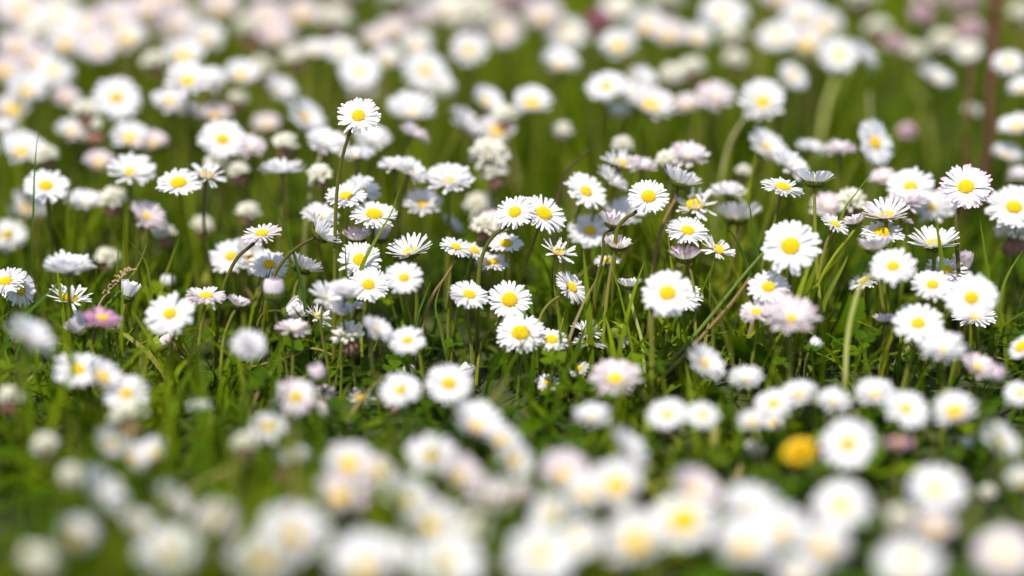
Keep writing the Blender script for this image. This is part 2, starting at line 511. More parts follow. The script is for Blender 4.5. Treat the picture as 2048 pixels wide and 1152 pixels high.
GX, GY = scatter(42000, 14000)
keep = rng.random(len(GX)) < np.clip((vnoise(GX, GY, 17, 9) - .12) * 2.4, .12, 1.0)
keep &= ~((np.abs(GX + .001) < .008) & (GY > .80) & (GY < .97))
GX, GY = GX[keep], GY[keep]
make_grass("grass", GX, GY, .018, .062, .0011, .0028, .42, 0.0, .84, "short green lawn grass between the daisies")

TX, TY = scatter(3200 * 3, 4500)
keep = rng.random(len(TX)) < np.clip((vnoise(TX, TY, 11, 8) - .30) * 2.2, .02, 1.0)
keep &= (TY > .97) | (TX < -.05) | (TX > .075)
keep &= (TY > .98) | (rng.random(len(TX)) < np.where(TY > .86, .42, .2))
TX, TY = TX[keep], TY[keep]
make_grass("tall_grass", TX, TY, .040, .088, .0009, .0022, .20, .42, .99, "taller upright grass blades and thin stems between the daisies", curve=.30, dead_far=.12)

WX, WY = scatter(1500 * 3, 600)
keep = (rng.random(len(WX)) < np.clip((vnoise(WX, WY, 13, 21) - .35) * 2.4, .02, 1.0)) & (WY > 1.03)
WX, WY = WX[keep], WY[keep]
make_grass("broad_grass", WX, WY, .045, .095, .0028, .0052, .25, .25, 1.0, "broader grass leaves and coarse stems standing in the back of the lawn", curve=.45, dead_far=.22)

def leaf_batch(name, x, y, kind, label):
    V, Q, VAR = [], [], []
    r = random.Random(5)
    for xx, yy in zip(x, y):
        var = r.random()
        if kind == 'clover':
            h = r.uniform(.006, .026); size = r.uniform(.0036, .0068); rot = r.uniform(0, 6.28); tilt = r.uniform(-.35, .35); ta = r.uniform(0, 6.28)
            tn = Vector((math.sin(tilt) * math.cos(ta), math.sin(tilt) * math.sin(ta), math.cos(tilt)))
            a = tn.orthogonal().normalized(); b = tn.cross(a)
            c = Vector((xx, yy, h))
            # petiole
            o = len(V); w = a * .0005
            foot = Vector((xx + r.uniform(-.008, .008), yy + r.uniform(-.008, .008), -.001))
            V += [foot - w, foot + w, c + w, c - w]; Q.append((o, o + 1, o + 2, o + 3)); VAR += [.9] * 4
            for k in range(3):
                t0 = rot + k * 2.094
                d = a * math.cos(t0) + b * math.sin(t0); s = tn.cross(d)
                d = (d + tn * r.uniform(-.1, .45)).normalized()
                o = len(V)
                for (u, ww) in ((0.02, .06), (.3, .34), (.65, .52), (.92, .42), (1.0, .16)):
                    for j in (-1, 0, 1):
                        V.append(c + d * size * u + s * size * ww * j + tn * size * (.10 * abs(j) - .12 * u * u)); VAR.append(var)
                for i in range(4):
                    for j in range(2):
                        q = o + i * 3 + j; Q.append((q, q + 3, q + 4, q + 1))
        else:
            ang = r.uniform(0, 6.28); L = r.uniform(.014, .034); W = L * r.uniform(.30, .42) * .5
            e = r.uniform(.15, 1.05); p = Vector((xx, yy, 0.0)); d2 = Vector((math.cos(ang), math.sin(ang), 0)); s = Vector((-math.sin(ang), math.cos(ang), 0))
            o = len(V); curl = r.uniform(.5, 1.3); tooth = r.random() < .5; u0 = 0
            for (u, ww) in ((0, .12), (.2, .16), (.42, .5), (.6, .88), (.76, 1.0), (.9, .78), (.98, .35)):
                ee = e - curl * u; p = p + (d2 * math.cos(ee) + Vector((0, 0, math.sin(ee)))) * L * (u - u0); u0 = u
                p.z = max(p.z, .0015)
                nn = (Vector((0, 0, 1)) * math.cos(ee) - d2 * math.sin(ee))
                for j in (-1, -.5, 0, .5, 1):
                    k = ww * (1 + (.12 * r.uniform(-1, 1) if tooth and abs(j) == 1 else 0))
                    V.append(p + s * W * k * j + nn * W * (.28 * abs(j) * ww)); VAR.append(var)
            for i in range(6):
                for j in range(4):
                    q = o + i * 5 + j; Q.append((q, q + 5, q + 6, q + 1))
    me = np_mesh(name, np.array(V), np.array(Q), np.array(VAR), M['leaf'])
    ob = link(name, me); tag(ob, label, kind="stuff")
LX, LY = scatter(2100, 1800)
leaf_batch("clover_leaves", LX, LY, 'clover', "low clover leaves covering the ground between the stems")
LX, LY = scatter(4200, 1500)
leaf_batch("daisy_leaves", LX, LY, 'spoon', "rounded daisy leaves lying in the short grass")

# ------------------------------------------------------------------ flowers
FLOWERS = """
717 232 92 .84 -12 0 o|tallest white daisy standing clear above all the others on a long olive stem
12 563 85 .6 -20 1 o|white daisy cut by the left photo edge, half behind its neighbour
38 577 84 .6 70 2 o|white daisy turned to the right at the left photo edge, crossed by two blades
137 532 110 .32 0 -7 cf|plump white daisy seen from the side with no yellow showing, dark stem below
140 594 96 .42 10 0 mo|crisp white daisy with notched open petals right below the plump side-on daisy
258 580 46 .1 15 -1 h|small half closed white daisy cup with green bracts beside a dry grass head
205 636 82 .28 8 -10 P|magenta daisy with a small yellow centre
155 650 52 .1 -40 -4 hp|white and red half closed daisy tucked left of the magenta daisy
62 672 112 .3 35 -24 o|large blurred white daisy edge on, sloping down right near the left photo edge
155 740 104 .6 -5 -14 o|blurred white daisy with a bright yellow centre below the magenta daisy
207 752 84 .4 35 -17 o|blurred white daisy overlapped by the bright-eyed one below the magenta daisy
340 628 108 .72 -15 -9 o|wide soft white daisy facing us, the largest left of the tall stem
412 592 88 .36 0 -3 p|flat white daisy with lilac petal tips seen low from the side
478 604 52 .12 18 -3 cp|small pale pink daisy cup touching the lilac-tipped flat daisy
497 690 72 .8 0 -17 hf|round pinkish white daisy ball without a yellow centre, low at left
352 694 66 0 20 -2 kw|withered clover head with three pink and white florets left and brown ones hanging
326 686 24 .15 60 0 g|small yellow green daisy bud nodding beside the withered clover
55 412 78 .6 0 20 o|blurred white daisy a little way above and left of the plump side-on daisy
15 470 76 .6 -10 20 o|blurred white daisy a little way above the blade-crossed daisy
92 372 92 .6 0 9 o|soft white daisy a little way left of the brown-bottomed clover
170 402 74 .4 0 13 o|blurred white daisy tilted flat just left of the brown-bottomed clover
226 402 62 0 0 13 kb|white clover head with a brown underside near a row of side-on daisies at left
295 430 74 .45 30 10 p|soft pinkish daisy turned right just right of the brown-bottomed clover
215 517 50 0 0 15 k|blurred cream clover ball just above and left of the half closed cup
405 452 46 0 0 17 k|cream clover ball alone on dark green between two daisy clusters at left
497 425 48 0 0 14 k|blurred cream clover ball just above and left of the purple-tipped daisy on a curved stem
462 513 84 .6 -20 8 o|soft white daisy behind the curved brown stem at left of centre
500 512 80 .55 60 8 o|soft white daisy turned right just right of the daisy behind the curved stem
524 468 86 .4 -8 0 p|crisp white daisy with purple tips at right, on a strongly curved brown stem
335 562 26 .2 0 9 b|soft white daisy bud just above the wide daisy at left
692 392 88 .55 -5 3 o|white daisy with a wide yellow centre touching the long olive stem of the tallest daisy
725 378 72 .5 20 6 o|soft white daisy tilted flat just above and right of the daisy on the tall stem
748 430 98 .52 5 2 o|white daisy with oval yellow centre, touched by a leaning blade, right of the tall stem
648 462 82 .2 50 0 c|crisp white daisy seen from behind with its green calyx and brown slanting stem showing
640 432 74 .4 10 6 o|soft white daisy tilted flat just above the daisy seen from behind
715 470 66 .28 0 3 cP|magenta tipped white daisy cup between the tall stem and a leaning blade
719 520 92 .85 0 0 o|crisp white daisy facing us with a big orange yellow centre crossed by a thin blade
737 570 84 .8 0 -2 o|white daisy directly below the blade-crossed facing one, petals hanging loose beneath
808 556 84 .62 0 -7 o|soft white daisy with small yellow centre right of the loose-petalled one
820 497 98 .38 -15 0 w|crisp white daisy with upswept spiky petals and a dark stem below
912 495 70 .4 22 1 o|small crisp white daisy tilted right between the spiky upswept daisy and the arched stem
946 502 74 .3 20 3 o|white daisy seen edge on just right of the small tilted daisy
607 527 84 -.1 25 2 c|white daisy seen from below with dark green calyx, left of the long olive stem
538 530 84 .7 0 3 o|white daisy facing us just above the soft pink bud
549 577 42 .2 0 -6 bp|soft pink daisy bud left of the closed nodding cup
589 620 52 .15 62 0 h|closed white daisy cup nodding to the right on a bent stem
637 632 64 .42 35 0 mo|little crisp daisy with few raised petals beside the nodding closed cup
655 592 78 .42 40 -6 o|soft white daisy, yellow centre turned to lower right, under the daisy seen from below
688 580 70 .5 0 -8 hf|soft white half closed daisy just left of the loose-petalled daisy
688 618 46 .5 0 -7 hf|soft white half closed daisy just right of the sparse little daisy
585 656 76 .3 0 -6 p|pale pink daisy seen low from the side under the nodding closed cup
697 674 78 0 0 -5 kb|white clover head with reddish brown florets drooping beneath, in the sharp zone
757 658 74 .35 40 -10 o|soft white daisy sloping to the right beside the clover with drooping florets
815 681 78 .6 0 -10 o|soft round daisy with a faint flat yellow centre right of the clover with drooping florets
716 612 20 .1 20 0 b|tiny closed white bud under the loose-petalled daisy
938 590 84 .6 15 -3 o|white daisy with tilted yellow centre just left of the arched olive stem
1019 600 92 .88 0 0 o|sharpest daisy facing us with a large grainy yellow centre and separate petals
845 405 78 .5 0 9 o|soft white daisy tilted flat a little way above the spiky upswept daisy
899 357 94 .42 0 8 o|wide blurred white daisy seen low above a dark stem left of the dark green gap
960 412 62 0 0 17 k|blurred cream clover ball just left of the daisy on the arched stem
970 455 60 0 0 8 k|soft cream clover ball just below and left of the daisy on the arched stem
905 448 52 .2 45 12 o|blurred small white daisy seen edge on just above the small tilted daisy
1012 488 72 .6 0 3 o|white daisy just below the daisy on the arched stem
985 525 72 .4 0 4 o|white daisy tilted flat just right of the small tilted daisy
1030 425 86 .78 -20 0 o|crisp white daisy on the arched olive stem, its right side over a second daisy
1087 428 100 .62 30 1 o|broad crisp white daisy half hidden behind the one on the arched stem
635 745 38 .4 -20 -10 bp|soft pinkish daisy bud just above and right of the off-centre-eyed daisy
762 465 40 .3 0 6 hp|soft pinkish half closed daisy just below the oval-eyed daisy
934 742 30 .2 30 0 b|tiny ragged white bud low beside the arched olive stem
818 740 26 .2 0 0 bp|pinkish daisy bud just above and right of the fuzzy daisy
1172 383 86 .6 35 6 o|round white daisy tilted right, left of the facing daisy on a dark stem
1297 394 86 .82 5 0 o|crisp white daisy facing us with orange yellow centre and short dark stem at left
1390 408 96 .55 0 4 mo|white daisy with ragged petals folding over its small centre
1375 462 90 .58 10 1 o|crisp white daisy with tilted oval centre behind the purple spotted cup
1437 498 78 .48 30 0 mo|crisp white daisy with petals folded across its yellow centre right of the purple spotted cup
1370 508 72 .2 3 0 cP|white daisy cup spotted with purple petal tips on a thin straight stem
1475 425 92 .04 0 8 c|pale bluish daisy seen from below with a green calyx
1180 462 82 .68 15 8 o|soft white daisy facing us just below and left of the upper pinkish cup
1230 440 76 .16 12 2 cp|pinkish daisy cup seen from the side directly above a smaller half open one
1236 487 60 .36 8 0 cp|half open small pinkish daisy with a bright yellow heart on a straight stem
1215 522 56 .4 0 4 o|small white daisy tilted flat just below and left of the half open pinkish daisy
1117 503 80 .45 20 0 mo|small crisp white daisy with a petal bent over its yellow centre
1143 575 80 .5 52 0 o|small crisp daisy turned right on a thin arching stem
1260 566 54 .06 0 -1 c|small white cup with upright petals on a dark calyx, left of the big soft daisy
1335 587 110 .86 0 -8 o|big soft white daisy facing us with a blurred edge, right of the upright white cup
1366 590 86 .7 20 0 o|crisp white daisy mostly hidden behind the big soft facing one
1041 667 102 .75 0 -4 o|white daisy with a round golden centre directly below the sharpest daisy
1103 680 72 .58 10 -3 o|small white daisy overlapped by the golden-eyed daisy below the sharpest one
1174 660 70 .42 15 0 mo|ragged little white daisy with bare gaps in its petals between two thin stems
1180 688 74 .2 10 0 o|white petals seen low under the ragged little daisy
1242 668 24 -.2 165 0 g|hairy green bud drooping from a hooked stem with white tip downwards
1412 725 88 .5 50 -13 o|blurred white daisy tilted right, in the dark leaves below the crossing stalks
1493 755 76 .45 0 -12 o|blurred white daisy with almost no centre showing, beside a broad dark leaf
1230 755 112 .48 0 -10 p|wide soft daisy with lilac edged petals and a flat yellow centre, low in the middle
1095 766 54 .55 10 -3 o|small white daisy a little way above and left of the small bluish daisy
1158 738 46 .5 -20 -3 o|small white daisy turned left just left of the wide lilac-edged daisy
1581 493 124 .9 0 -6 o|largest facing white daisy with a round golden centre on a straight stem, right of middle
1537 575 88 .75 0 -5 o|white daisy with a golden centre directly below the largest facing daisy
1583 632 116 .56 5 -13 p|large blurred pinkish daisy overlapping others under the daisies right of middle
1512 622 72 .5 -10 -6 p|soft pinkish daisy tilted flat just below and left of the daisy under the largest
1670 449 66 .45 30 0 o|small crisp white daisy tilted right on a brown leaning stem
1710 440 52 .1 -15 0 cp|pink daisy cup with dark calyx touching the small crisp daisy at right
1773 424 102 .38 0 0 pw|crisp ragged daisy with pink tipped petals spread wide, in the dense cluster at right
1805 437 50 .2 30 1 p|small pinkish daisy seen edge on just right of the ragged pink-tipped daisy
1764 466 92 .5 0 0 o|white daisy tilted flat just below the ragged pink-tipped daisy
1750 488 82 .12 -8 -4 cp|pinkish daisy seen from the side under the ragged pink-tipped daisy, dark calyx below
1786 533 98 .65 0 -9 o|soft white daisy with a small flat yellow centre on a pale thick stem
1869 481 112 .34 0 0 mw|wide white daisy with broad notched petals upswept, a blade in front
1892 540 92 .5 0 2 o|white daisy behind three upright blades
1865 570 88 .6 0 -6 o|soft white daisy just left of the big facing daisy at right
1943 596 110 .88 0 -10 o|big soft white daisy facing us with a golden disc near the right photo edge
1950 634 92 .35 0 0 o|white daisy seen edge on just below the big facing daisy at right
1836 647 108 .75 0 -9 o|soft golden-eyed white daisy left of and below the big facing daisy at right
1768 637 48 .1 -5 -4 cp|small pinkish cup at left beside the golden-eyed daisy at right
1885 695 94 .45 0 -15 o|blurred white daisy tilted flat just below and right of the golden-eyed daisy at right
1957 732 78 .42 28 -10 p|pink rimmed daisy tilted right, low near the right photo edge
1990 748 42 .4 20 -10 bp|soft pinkish daisy bud just below and right of the pink-rimmed daisy
1632 688 28 .3 45 -3 b|closed white bud tilted right under the large blurred pinkish daisy
1730 562 72 .3 -15 3 o|white daisy seen edge on a little way below the pink side cup
1928 525 46 .5 0 3 hp|pinkish half closed daisy just above the big facing daisy at right
1932 374 110 .82 0 1 pt|crisp daisy with pink petal tips along the top and a large yellow centre, upper right
2028 415 106 .75 10 6 o|soft white daisy with a square golden centre at the right photo edge
2028 470 82 0 0 8 kb|soft brown-bottomed clover just below the daisy at the right edge
1821 373 92 .58 0 8 o|soft white daisy just above and right of the ragged pink-tipped daisy
1864 412 90 .5 0 10 o|soft white daisy tilted flat just above the broad-petalled daisy
1766 354 52 .5 0 10 p|soft small pinkish daisy tilted flat just below the turned lone daisy
1812 400 82 .3 0 6 p|soft pinkish daisy seen edge on just above and right of the ragged pink-tipped daisy
1630 355 82 .05 5 0 c|crisp white daisy in pure side view with a dark scaly calyx on a straight stem
1565 376 92 .28 15 0 o|crisp thin white daisy seen edge on left of the pure side-view daisy
1750 286 90 .72 70 13 o|blurred white daisy turned right with a tiny yellow centre, alone on dark green
1814 262 40 0 0 25 kp|small blurred pink clover ball alone on dark green right of the turned lone daisy
1679 298 66 .25 0 12 p|blurred pinkish daisy seen edge on just left of the turned lone daisy
1622 295 62 .3 15 14 o|blurred white daisy seen edge on just above the pure side-view daisy
1535 292 82 .5 42 14 o|blurred white daisy turned right just above the thin edge-on daisy
1580 328 82 .35 35 9 o|soft white daisy seen edge on just above the thin edge-on daisy
1526 200 92 .78 5 18 o|blurred white daisy facing us with pale yellow centre left of a bent pale stem
1872 155 78 .35 30 28 o|blurred white daisy edge on, sloping right, over dark green at upper right
1728 110 82 .25 55 26 o|blurred white daisy seen edge on, steeply sloping right, at the cluster's outer edge
1679 110 82 .8 0 32 o|large blurred white daisy carried on the bent pale stem
1556 73 86 .7 0 38 o|very blurred white daisy facing us well left of the steep edge-on daisy
1646 50 84 .7 10 40 o|very blurred white daisy facing us well right of the peach-rimmed oval daisy
1605 30 84 .7 -10 42 o|very blurred white daisy facing us a little way right of the peach-rimmed oval daisy
1615 85 80 .6 0 38 o|very blurred white daisy just left of the daisy on the bent pale stem
1586 153 66 .6 40 28 o|blurred white daisy turned right a little way left of the steep edge-on daisy
2016 125 66 .6 10 25 o|blurred white daisy just below the dark red stalk
2043 175 52 .6 0 22 o|blurred white daisy a little way below the dark red stalk
2033 252 72 .4 -10 18 o|blurred white daisy tilted flat a little way above and right of the pink-topped daisy
2013 307 62 .4 10 18 o|blurred white daisy tilted flat a little way above the daisy at the right edge
1944 223 38 0 0 28 k|tan clover ball beside the dark red stalk at upper right
1843 27 50 0 0 40 kp|very blurred pink clover ball a little way above the sloping daisy at upper right
1940 60 58 0 0 40 kp|very blurred pink clover ball just left of the dark red stalk
1886 85 62 0 0 40 k|very blurred cream clover ball just above the sloping daisy at upper right
1830 105 50 0 0 38 k|very blurred cream clover ball just above and left of the sloping daisy at upper right
1936 100 56 .6 0 38 o|very blurred white daisy just below and left of the dark red stalk
1790 88 50 0 0 40 kp|very blurred pink clover ball just right of the steep edge-on daisy
2042 27 52 0 0 42 k|very blurred cream clover ball just below the top right corner
2040 348 46 .4 0 15 p|blurred small pinkish daisy tilted flat just above the daisy at the right edge
1085 30 82 .7 0 44 p|very blurred pinkish daisy facing us a little way above the lone oval daisy
1134 67 86 .6 20 44 o|very blurred white daisy just above the lone oval daisy
1196 42 58 0 0 42 kr|dark pink clover ball high in the blurred background
1236 88 78 .66 -5 30 o|round blurred daisy right below the dark pink clover ball
1121 125 80 .48 15 28 o|oval blurred daisy tilted right, alone over olive grass above the middle
1064 204 78 .58 0 20 o|blurred white daisy with orange lower rim above the dark green gap
1212 173 78 .62 -10 22 o|blurred white daisy facing us just below the round daisy below the pink clover
1287 153 64 .4 30 24 o|blurred white daisy turned right a little way right of the lone oval daisy
1270 182 66 .5 -20 23 o|blurred white daisy turned left a little way below the round daisy below the pink clover
1303 208 92 .52 20 20 o|blurred white daisy a little way above and right of the broken-petalled daisy
1374 207 62 .4 0 24 p|blurred pinkish daisy tilted flat a little way above the soft side-view daisy
1431 193 78 .55 0 22 p|blurred pinkish daisy a little way left of the facing daisy by the bent stem
1384 140 62 0 0 32 kb|very blurred brown-bottomed clover a little way below and left of the peach-rimmed oval daisy
1297 50 78 .7 0 40 o|very blurred white daisy facing us a little way right of the dark pink clover ball
1337 67 78 .65 0 38 p|very blurred pinkish daisy facing us a little way left of the peach-rimmed oval daisy
1394 73 66 .6 10 35 o|very blurred white daisy just below and left of the peach-rimmed oval daisy
1447 27 98 .6 0 40 o|large oval blurred daisy with peach lower rim, top photo edge right of middle
1237 12 72 .6 0 48 o|very blurred white daisy just above and right of the dark pink clover ball
1470 120 50 0 0 35 k|very blurred cream clover ball a little way below the peach-rimmed oval daisy
1377 309 82 .38 5 9 p|soft pinkish daisy tilted flat just above the soft side-view daisy
1335 322 50 0 0 9 k|soft cream clover ball just above and left of the soft side-view daisy
1364 356 88 .1 22 4 c|soft white daisy in side view with brown calyx rim above the ragged white cluster
1240 325 80 .3 15 8 mo|blurred daisy with broken scattered petals over a yellow green centre
1284 330 62 .3 10 8 p|soft pinkish daisy seen edge on just right of the broken-petalled daisy
1224 357 72 .3 42 7 o|soft white daisy seen edge on just below and left of the broken-petalled daisy
1244 290 42 0 0 15 k|blurred cream clover ball just above the broken-petalled daisy
1487 343 32 0 0 14 k|blurred cream clover ball just above the bluish daisy seen from below
1124 263 42 0 0 22 k|blurred cream clover ball just below and right of the orange-rimmed daisy
1237 223 50 .5 0 24 o|blurred small white daisy tilted flat a little way above the broken-petalled daisy
1454 382 72 .3 0 8 o|soft white daisy seen edge on just right of the soft side-view daisy
632 100 66 .5 0 32 o|very blurred white daisy tilted flat a little way above and left of the tallest daisy
682 100 70 .6 10 32 o|very blurred white daisy a little way above the tallest daisy
720 143 86 .78 0 30 o|blurred white daisy facing us just above the tallest daisy
726 182 60 .5 0 30 o|blurred white daisy tilted flat just above the tallest daisy
750 75 62 .5 0 40 p|very blurred pinkish daisy tilted flat a little way above the tallest daisy
832 87 66 .6 0 36 o|very blurred white daisy a little way left of the round lone daisy
852 143 98 .66 20 30 o|blurred white daisy facing us just above the peach-rimmed daisy
882 168 62 .5 30 28 o|blurred white daisy turned right just above and right of the peach-rimmed daisy
939 98 78 .78 0 30 o|round blurred white daisy alone on green above the middle
945 33 108 .7 0 46 k|very blurred cream clover ball just above the round lone daisy
895 14 80 .6 0 48 o|very blurred white daisy just above and left of the round lone daisy
562 177 68 .5 35 25 o|blurred white daisy turned right a little way above the flat side-view daisy
612 233 82 .5 48 20 o|blurred white daisy turned right a little way left of the tallest daisy
532 247 60 .5 0 24 p|blurred pinkish daisy tilted flat just right of the small-eyed daisy at left
822 220 96 .42 0 20 o|wide blurred daisy with a peach lower rim right of the tallest daisy
829 267 68 .2 26 12 p|thin pinkish daisy seen edge on, sloping right, behind the tallest daisy
652 284 82 .48 10 12 o|blurred white daisy tilted flat just below and left of the tallest daisy
745 276 72 .5 0 15 o|blurred white daisy tilted flat just below and right of the tallest daisy
715 309 72 .25 0 10 o|soft white daisy seen edge on just below the tallest daisy
565 338 90 .22 0 9 o|flat white daisy in side view, left of the tall olive stem and above the dark
789 330 70 .26 0 8 o|soft white daisy seen edge on a little way above the oval-eyed daisy
822 341 72 .35 28 8 o|soft white daisy seen edge on just left of the wide low daisy by the gap
932 247 86 .3 50 20 o|blurred daisy seen edge on, sloping steeply right, left of the orange-rimmed daisy
995 260 76 .6 0 20 o|blurred white daisy just below and left of the orange-rimmed daisy
975 200 70 .5 32 22 o|blurred white daisy turned right just left of the orange-rimmed daisy
979 310 78 0 0 14 k|blurred cream clover ball just above and right of the wide low daisy by the gap
989 350 60 0 0 14 kb|blurred brown-bottomed clover just above and left of the daisy on the arched stem
552 70 80 .5 0 42 p|very blurred pinkish daisy tilted flat well above and right of the vivid-eyed daisy
532 32 80 .6 0 44 p|very blurred pinkish daisy well above and right of the vivid-eyed daisy
522 140 62 0 0 36 k|very blurred cream clover ball a little way right of the vivid-eyed daisy
775 115 60 .6 0 34 o|very blurred white daisy a little way above and left of the peach-rimmed daisy
43 20 110 .7 0 46 p|very blurred pinkish daisy facing us just below and right of the top left corner
117 30 92 .7 0 44 o|very blurred white daisy facing us a little way right of the top left corner
130 85 78 .66 -5 36 o|very blurred white daisy facing us well above the dark brown clover
230 37 96 .7 0 44 p|very blurred pinkish daisy facing us well above and left of the vivid-eyed daisy
253 75 82 .7 0 38 o|very blurred white daisy facing us a little way above and left of the vivid-eyed daisy
197 94 80 .6 0 36 p|very blurred pinkish daisy a little way above the large round daisy at upper left
353 48 105 .5 0 46 p|very blurred pinkish daisy tilted flat a little way above the vivid-eyed daisy
440 12 82 .7 0 46 p|very blurred pinkish daisy facing us a little way above and right of the vivid-eyed daisy
367 110 86 .7 0 30 o|blurred white daisy facing us just above the vivid-eyed daisy
375 158 86 .72 0 17 o|white daisy with a vivid yellow centre high in the blurred left background
417 158 70 .5 -10 22 o|blurred white daisy tilted flat just right of the vivid-eyed daisy
340 200 70 .5 0 20 o|blurred white daisy tilted flat just below and left of the vivid-eyed daisy
372 222 56 .4 0 20 o|blurred white daisy tilted flat just below the vivid-eyed daisy
483 147 76 .7 0 26 o|blurred white daisy facing us a little way right of the vivid-eyed daisy
477 200 46 0 0 26 kb|blurred brown-bottomed clover just above the small-eyed daisy at left
233 196 92 .85 0 22 o|large round blurred white daisy above a brown clover at upper left
192 262 58 0 0 20 kd|dark brown faded clover head among blurred daisies at upper left
143 260 62 .5 0 22 o|blurred white daisy tilted flat just left of the dark brown clover
260 273 76 .6 0 18 o|blurred white daisy just above the wide centreless daisy
307 283 56 .5 0 18 p|blurred pinkish daisy tilted flat just above and right of the wide centreless daisy
445 279 92 .68 5 14 o|white daisy with a small vivid yellow centre above the flat row at left
500 292 62 .5 0 14 p|blurred pinkish daisy tilted flat just above and left of the flat side-view daisy
430 230 66 .5 0 22 p|blurred pinkish daisy tilted flat just above the small-eyed daisy at left
53 177 86 .6 0 26 o|blurred white daisy a little way above and left of the dark brown clover
25 217 76 .6 0 25 o|blurred white daisy well left of the dark brown clover
107 143 82 .7 0 30 o|blurred white daisy facing us a little way above and left of the dark brown clover
132 192 62 .5 20 27 p|blurred pinkish daisy tilted flat just above and left of the dark brown clover
43 298 86 .58 0 18 o|blurred white daisy a little way left of the dark brown clover
92 312 54 0 0 17 k|blurred cream clover ball a little way below and left of the dark brown clover
263 341 96 .45 5 10 o|wide white daisy with no centre showing, left of two touching daisies
357 367 84 .54 -8 5 o|white daisy with vivid yellow centre crossed by a straight green stem, beside a ragged one
414 348 80 .38 15 6 mo|ragged white daisy touching the stem-crossed daisy at its right
433 325 50 0 0 14 k|blurred cream clover ball just above and right of the ragged daisy at left
477 345 52 0 0 14 kb|blurred brown-bottomed clover just right of the ragged daisy at left
197 322 60 .5 0 18 p|blurred pinkish daisy tilted flat just below the dark brown clover
33 92 82 .5 0 36 p|very blurred pinkish daisy tilted flat a little way below the top left corner
7 253 50 .5 0 22 o|blurred small white daisy tilted flat well left of the dark brown clover
20 798 62 0 0 -14 kb|pinkish clover head cut by the left photo edge, low down
253 788 98 .66 -5 -12 o|blurred white daisy with yellow centre directly above a brown-bottomed clover, lower left
257 836 86 0 0 -16 kb|big blurred white clover with reddish brown base, lower left
92 893 62 0 0 -22 kb|blurred clover with a dark red base in dark grass near the lower left corner
222 885 74 .4 42 -22 o|blurred white daisy turned right just below and left of the big clover at lower left
265 911 74 .4 40 -22 o|blurred white daisy turned right just below the big clover at lower left
306 901 62 .6 -25 -20 o|blurred small white daisy turned left between the little side-on daisy and the long sloping daisy
398 811 50 .25 0 -9 o|little white daisy seen side on against mossy leaves, lower left
200 982 128 .32 46 -36 o|long blurred white daisy seen edge on, sloping down to the right, lower left
143 953 60 0 0 -36 k|very blurred cream clover ball just above and left of the long sloping daisy
347 1001 92 .28 46 -36 o|very blurred white daisy seen edge on a little way right of the long sloping daisy
150 1071 92 .62 0 -48 o|very blurred white daisy facing us well below the red-based clover
73 1128 92 0 0 -52 kb|cream clover heavily blurred in the lower left corner
337 1104 130 .64 0 -55 o|very blurred white daisy facing us well below and right of the long sloping daisy
433 1035 90 .6 0 -45 p|very blurred pinkish daisy a little way below and left of the dark red clover blur
488 890 58 0 0 -20 kb|blurred brown-bottomed clover just below and left of the large-eyed blurred daisy
277 1045 62 .6 0 -42 o|very blurred small white daisy a little way below and right of the long sloping daisy
592 795 98 .72 5 -12 p|blurred daisy with pinkish rim and vivid yellow centre off to its lower right
650 793 46 .4 0 -6 hp|soft pinkish half closed daisy just right of the off-centre-eyed daisy
652 818 42 .5 0 -6 bp|soft pinkish daisy bud just right of the off-centre-eyed daisy
590 838 42 .5 0 -9 b|soft white daisy bud just below the off-centre-eyed daisy
536 855 78 .72 0 -16 o|blurred daisy with a large soft yellow centre in dark grass below the pinkish ball daisy
722 794 62 .4 0 -4 mo|white daisy tilted flat just left of the fuzzy daisy
801 781 88 .75 0 -6 o|fuzzy white daisy with a small yellow centre over a brown-bottomed clover, low left of middle
790 810 40 0 0 -5 kb|soft brown-bottomed clover just below the fuzzy daisy
898 768 98 .8 15 -5 o|fuzzy white daisy with a ragged rim and broad yellow centre, low in the middle
957 846 110 .48 22 -22 o|large blurred white daisy sloping right with no centre, right below the ragged-rimmed one
1005 880 78 .5 25 -23 o|blurred white daisy tilted flat just above and left of the orange-patched daisy
1031 921 88 .6 65 -25 o|blurred daisy with a strong orange yellow side patch, below middle
862 912 112 .6 0 -32 o|very blurred white daisy a little way below and left of the large blank sloping daisy
920 947 92 .5 30 -33 p|very blurred pinkish daisy turned right a little way below the large blank sloping daisy
699 926 102 .66 0 -32 o|very blurred white daisy facing us just above the large clear-eyed daisy
680 988 112 .72 5 -32 p|large blurred pinkish daisy with a clear yellow centre, low left of middle
755 945 92 .6 20 -33 p|very blurred pinkish daisy just above and right of the large clear-eyed daisy
589 912 72 .3 0 -22 o|blurred white daisy seen edge on just above and right of the dark red clover blur
565 956 40 0 0 -22 kr|dark red clover blur in the grass, low left of middle
815 996 112 .55 30 -44 o|very blurred white daisy turned right a little way right of the large clear-eyed daisy
866 1048 122 .6 15 -46 o|very blurred white daisy well above and left of the middle of the bottom edge
952 1060 80 0 0 -46 k|very blurred cream clover ball a little way below and left of the orange-patched daisy
979 988 112 .38 15 -38 p|very blurred pinkish daisy tilted flat just below and left of the orange-patched daisy
585 1070 150 .78 0 -58 o|huge blurred white daisy disc near the bottom photo edge, left of middle
525 1120 140 .66 0 -62 o|very blurred white daisy facing us just below and left of the huge blurred daisy
729 1125 142 .62 -15 -62 o|very blurred white daisy facing us a little way below the large clear-eyed daisy
780 1108 100 .6 10 -60 o|very blurred white daisy a little way below and right of the large clear-eyed daisy
895 1124 142 .62 0 -64 o|very blurred white daisy facing us well below and left of the orange-patched daisy
1184 831 78 .38 0 -14 o|small bluish blurred daisy seen low under the wide lilac-edged daisy
1335 829 88 .58 0 -12 o|soft white daisy with yellow centre, left one of a touching low pair
1404 831 74 .58 0 -12 o|soft white daisy with yellow centre at its left, right one of a touching low pair
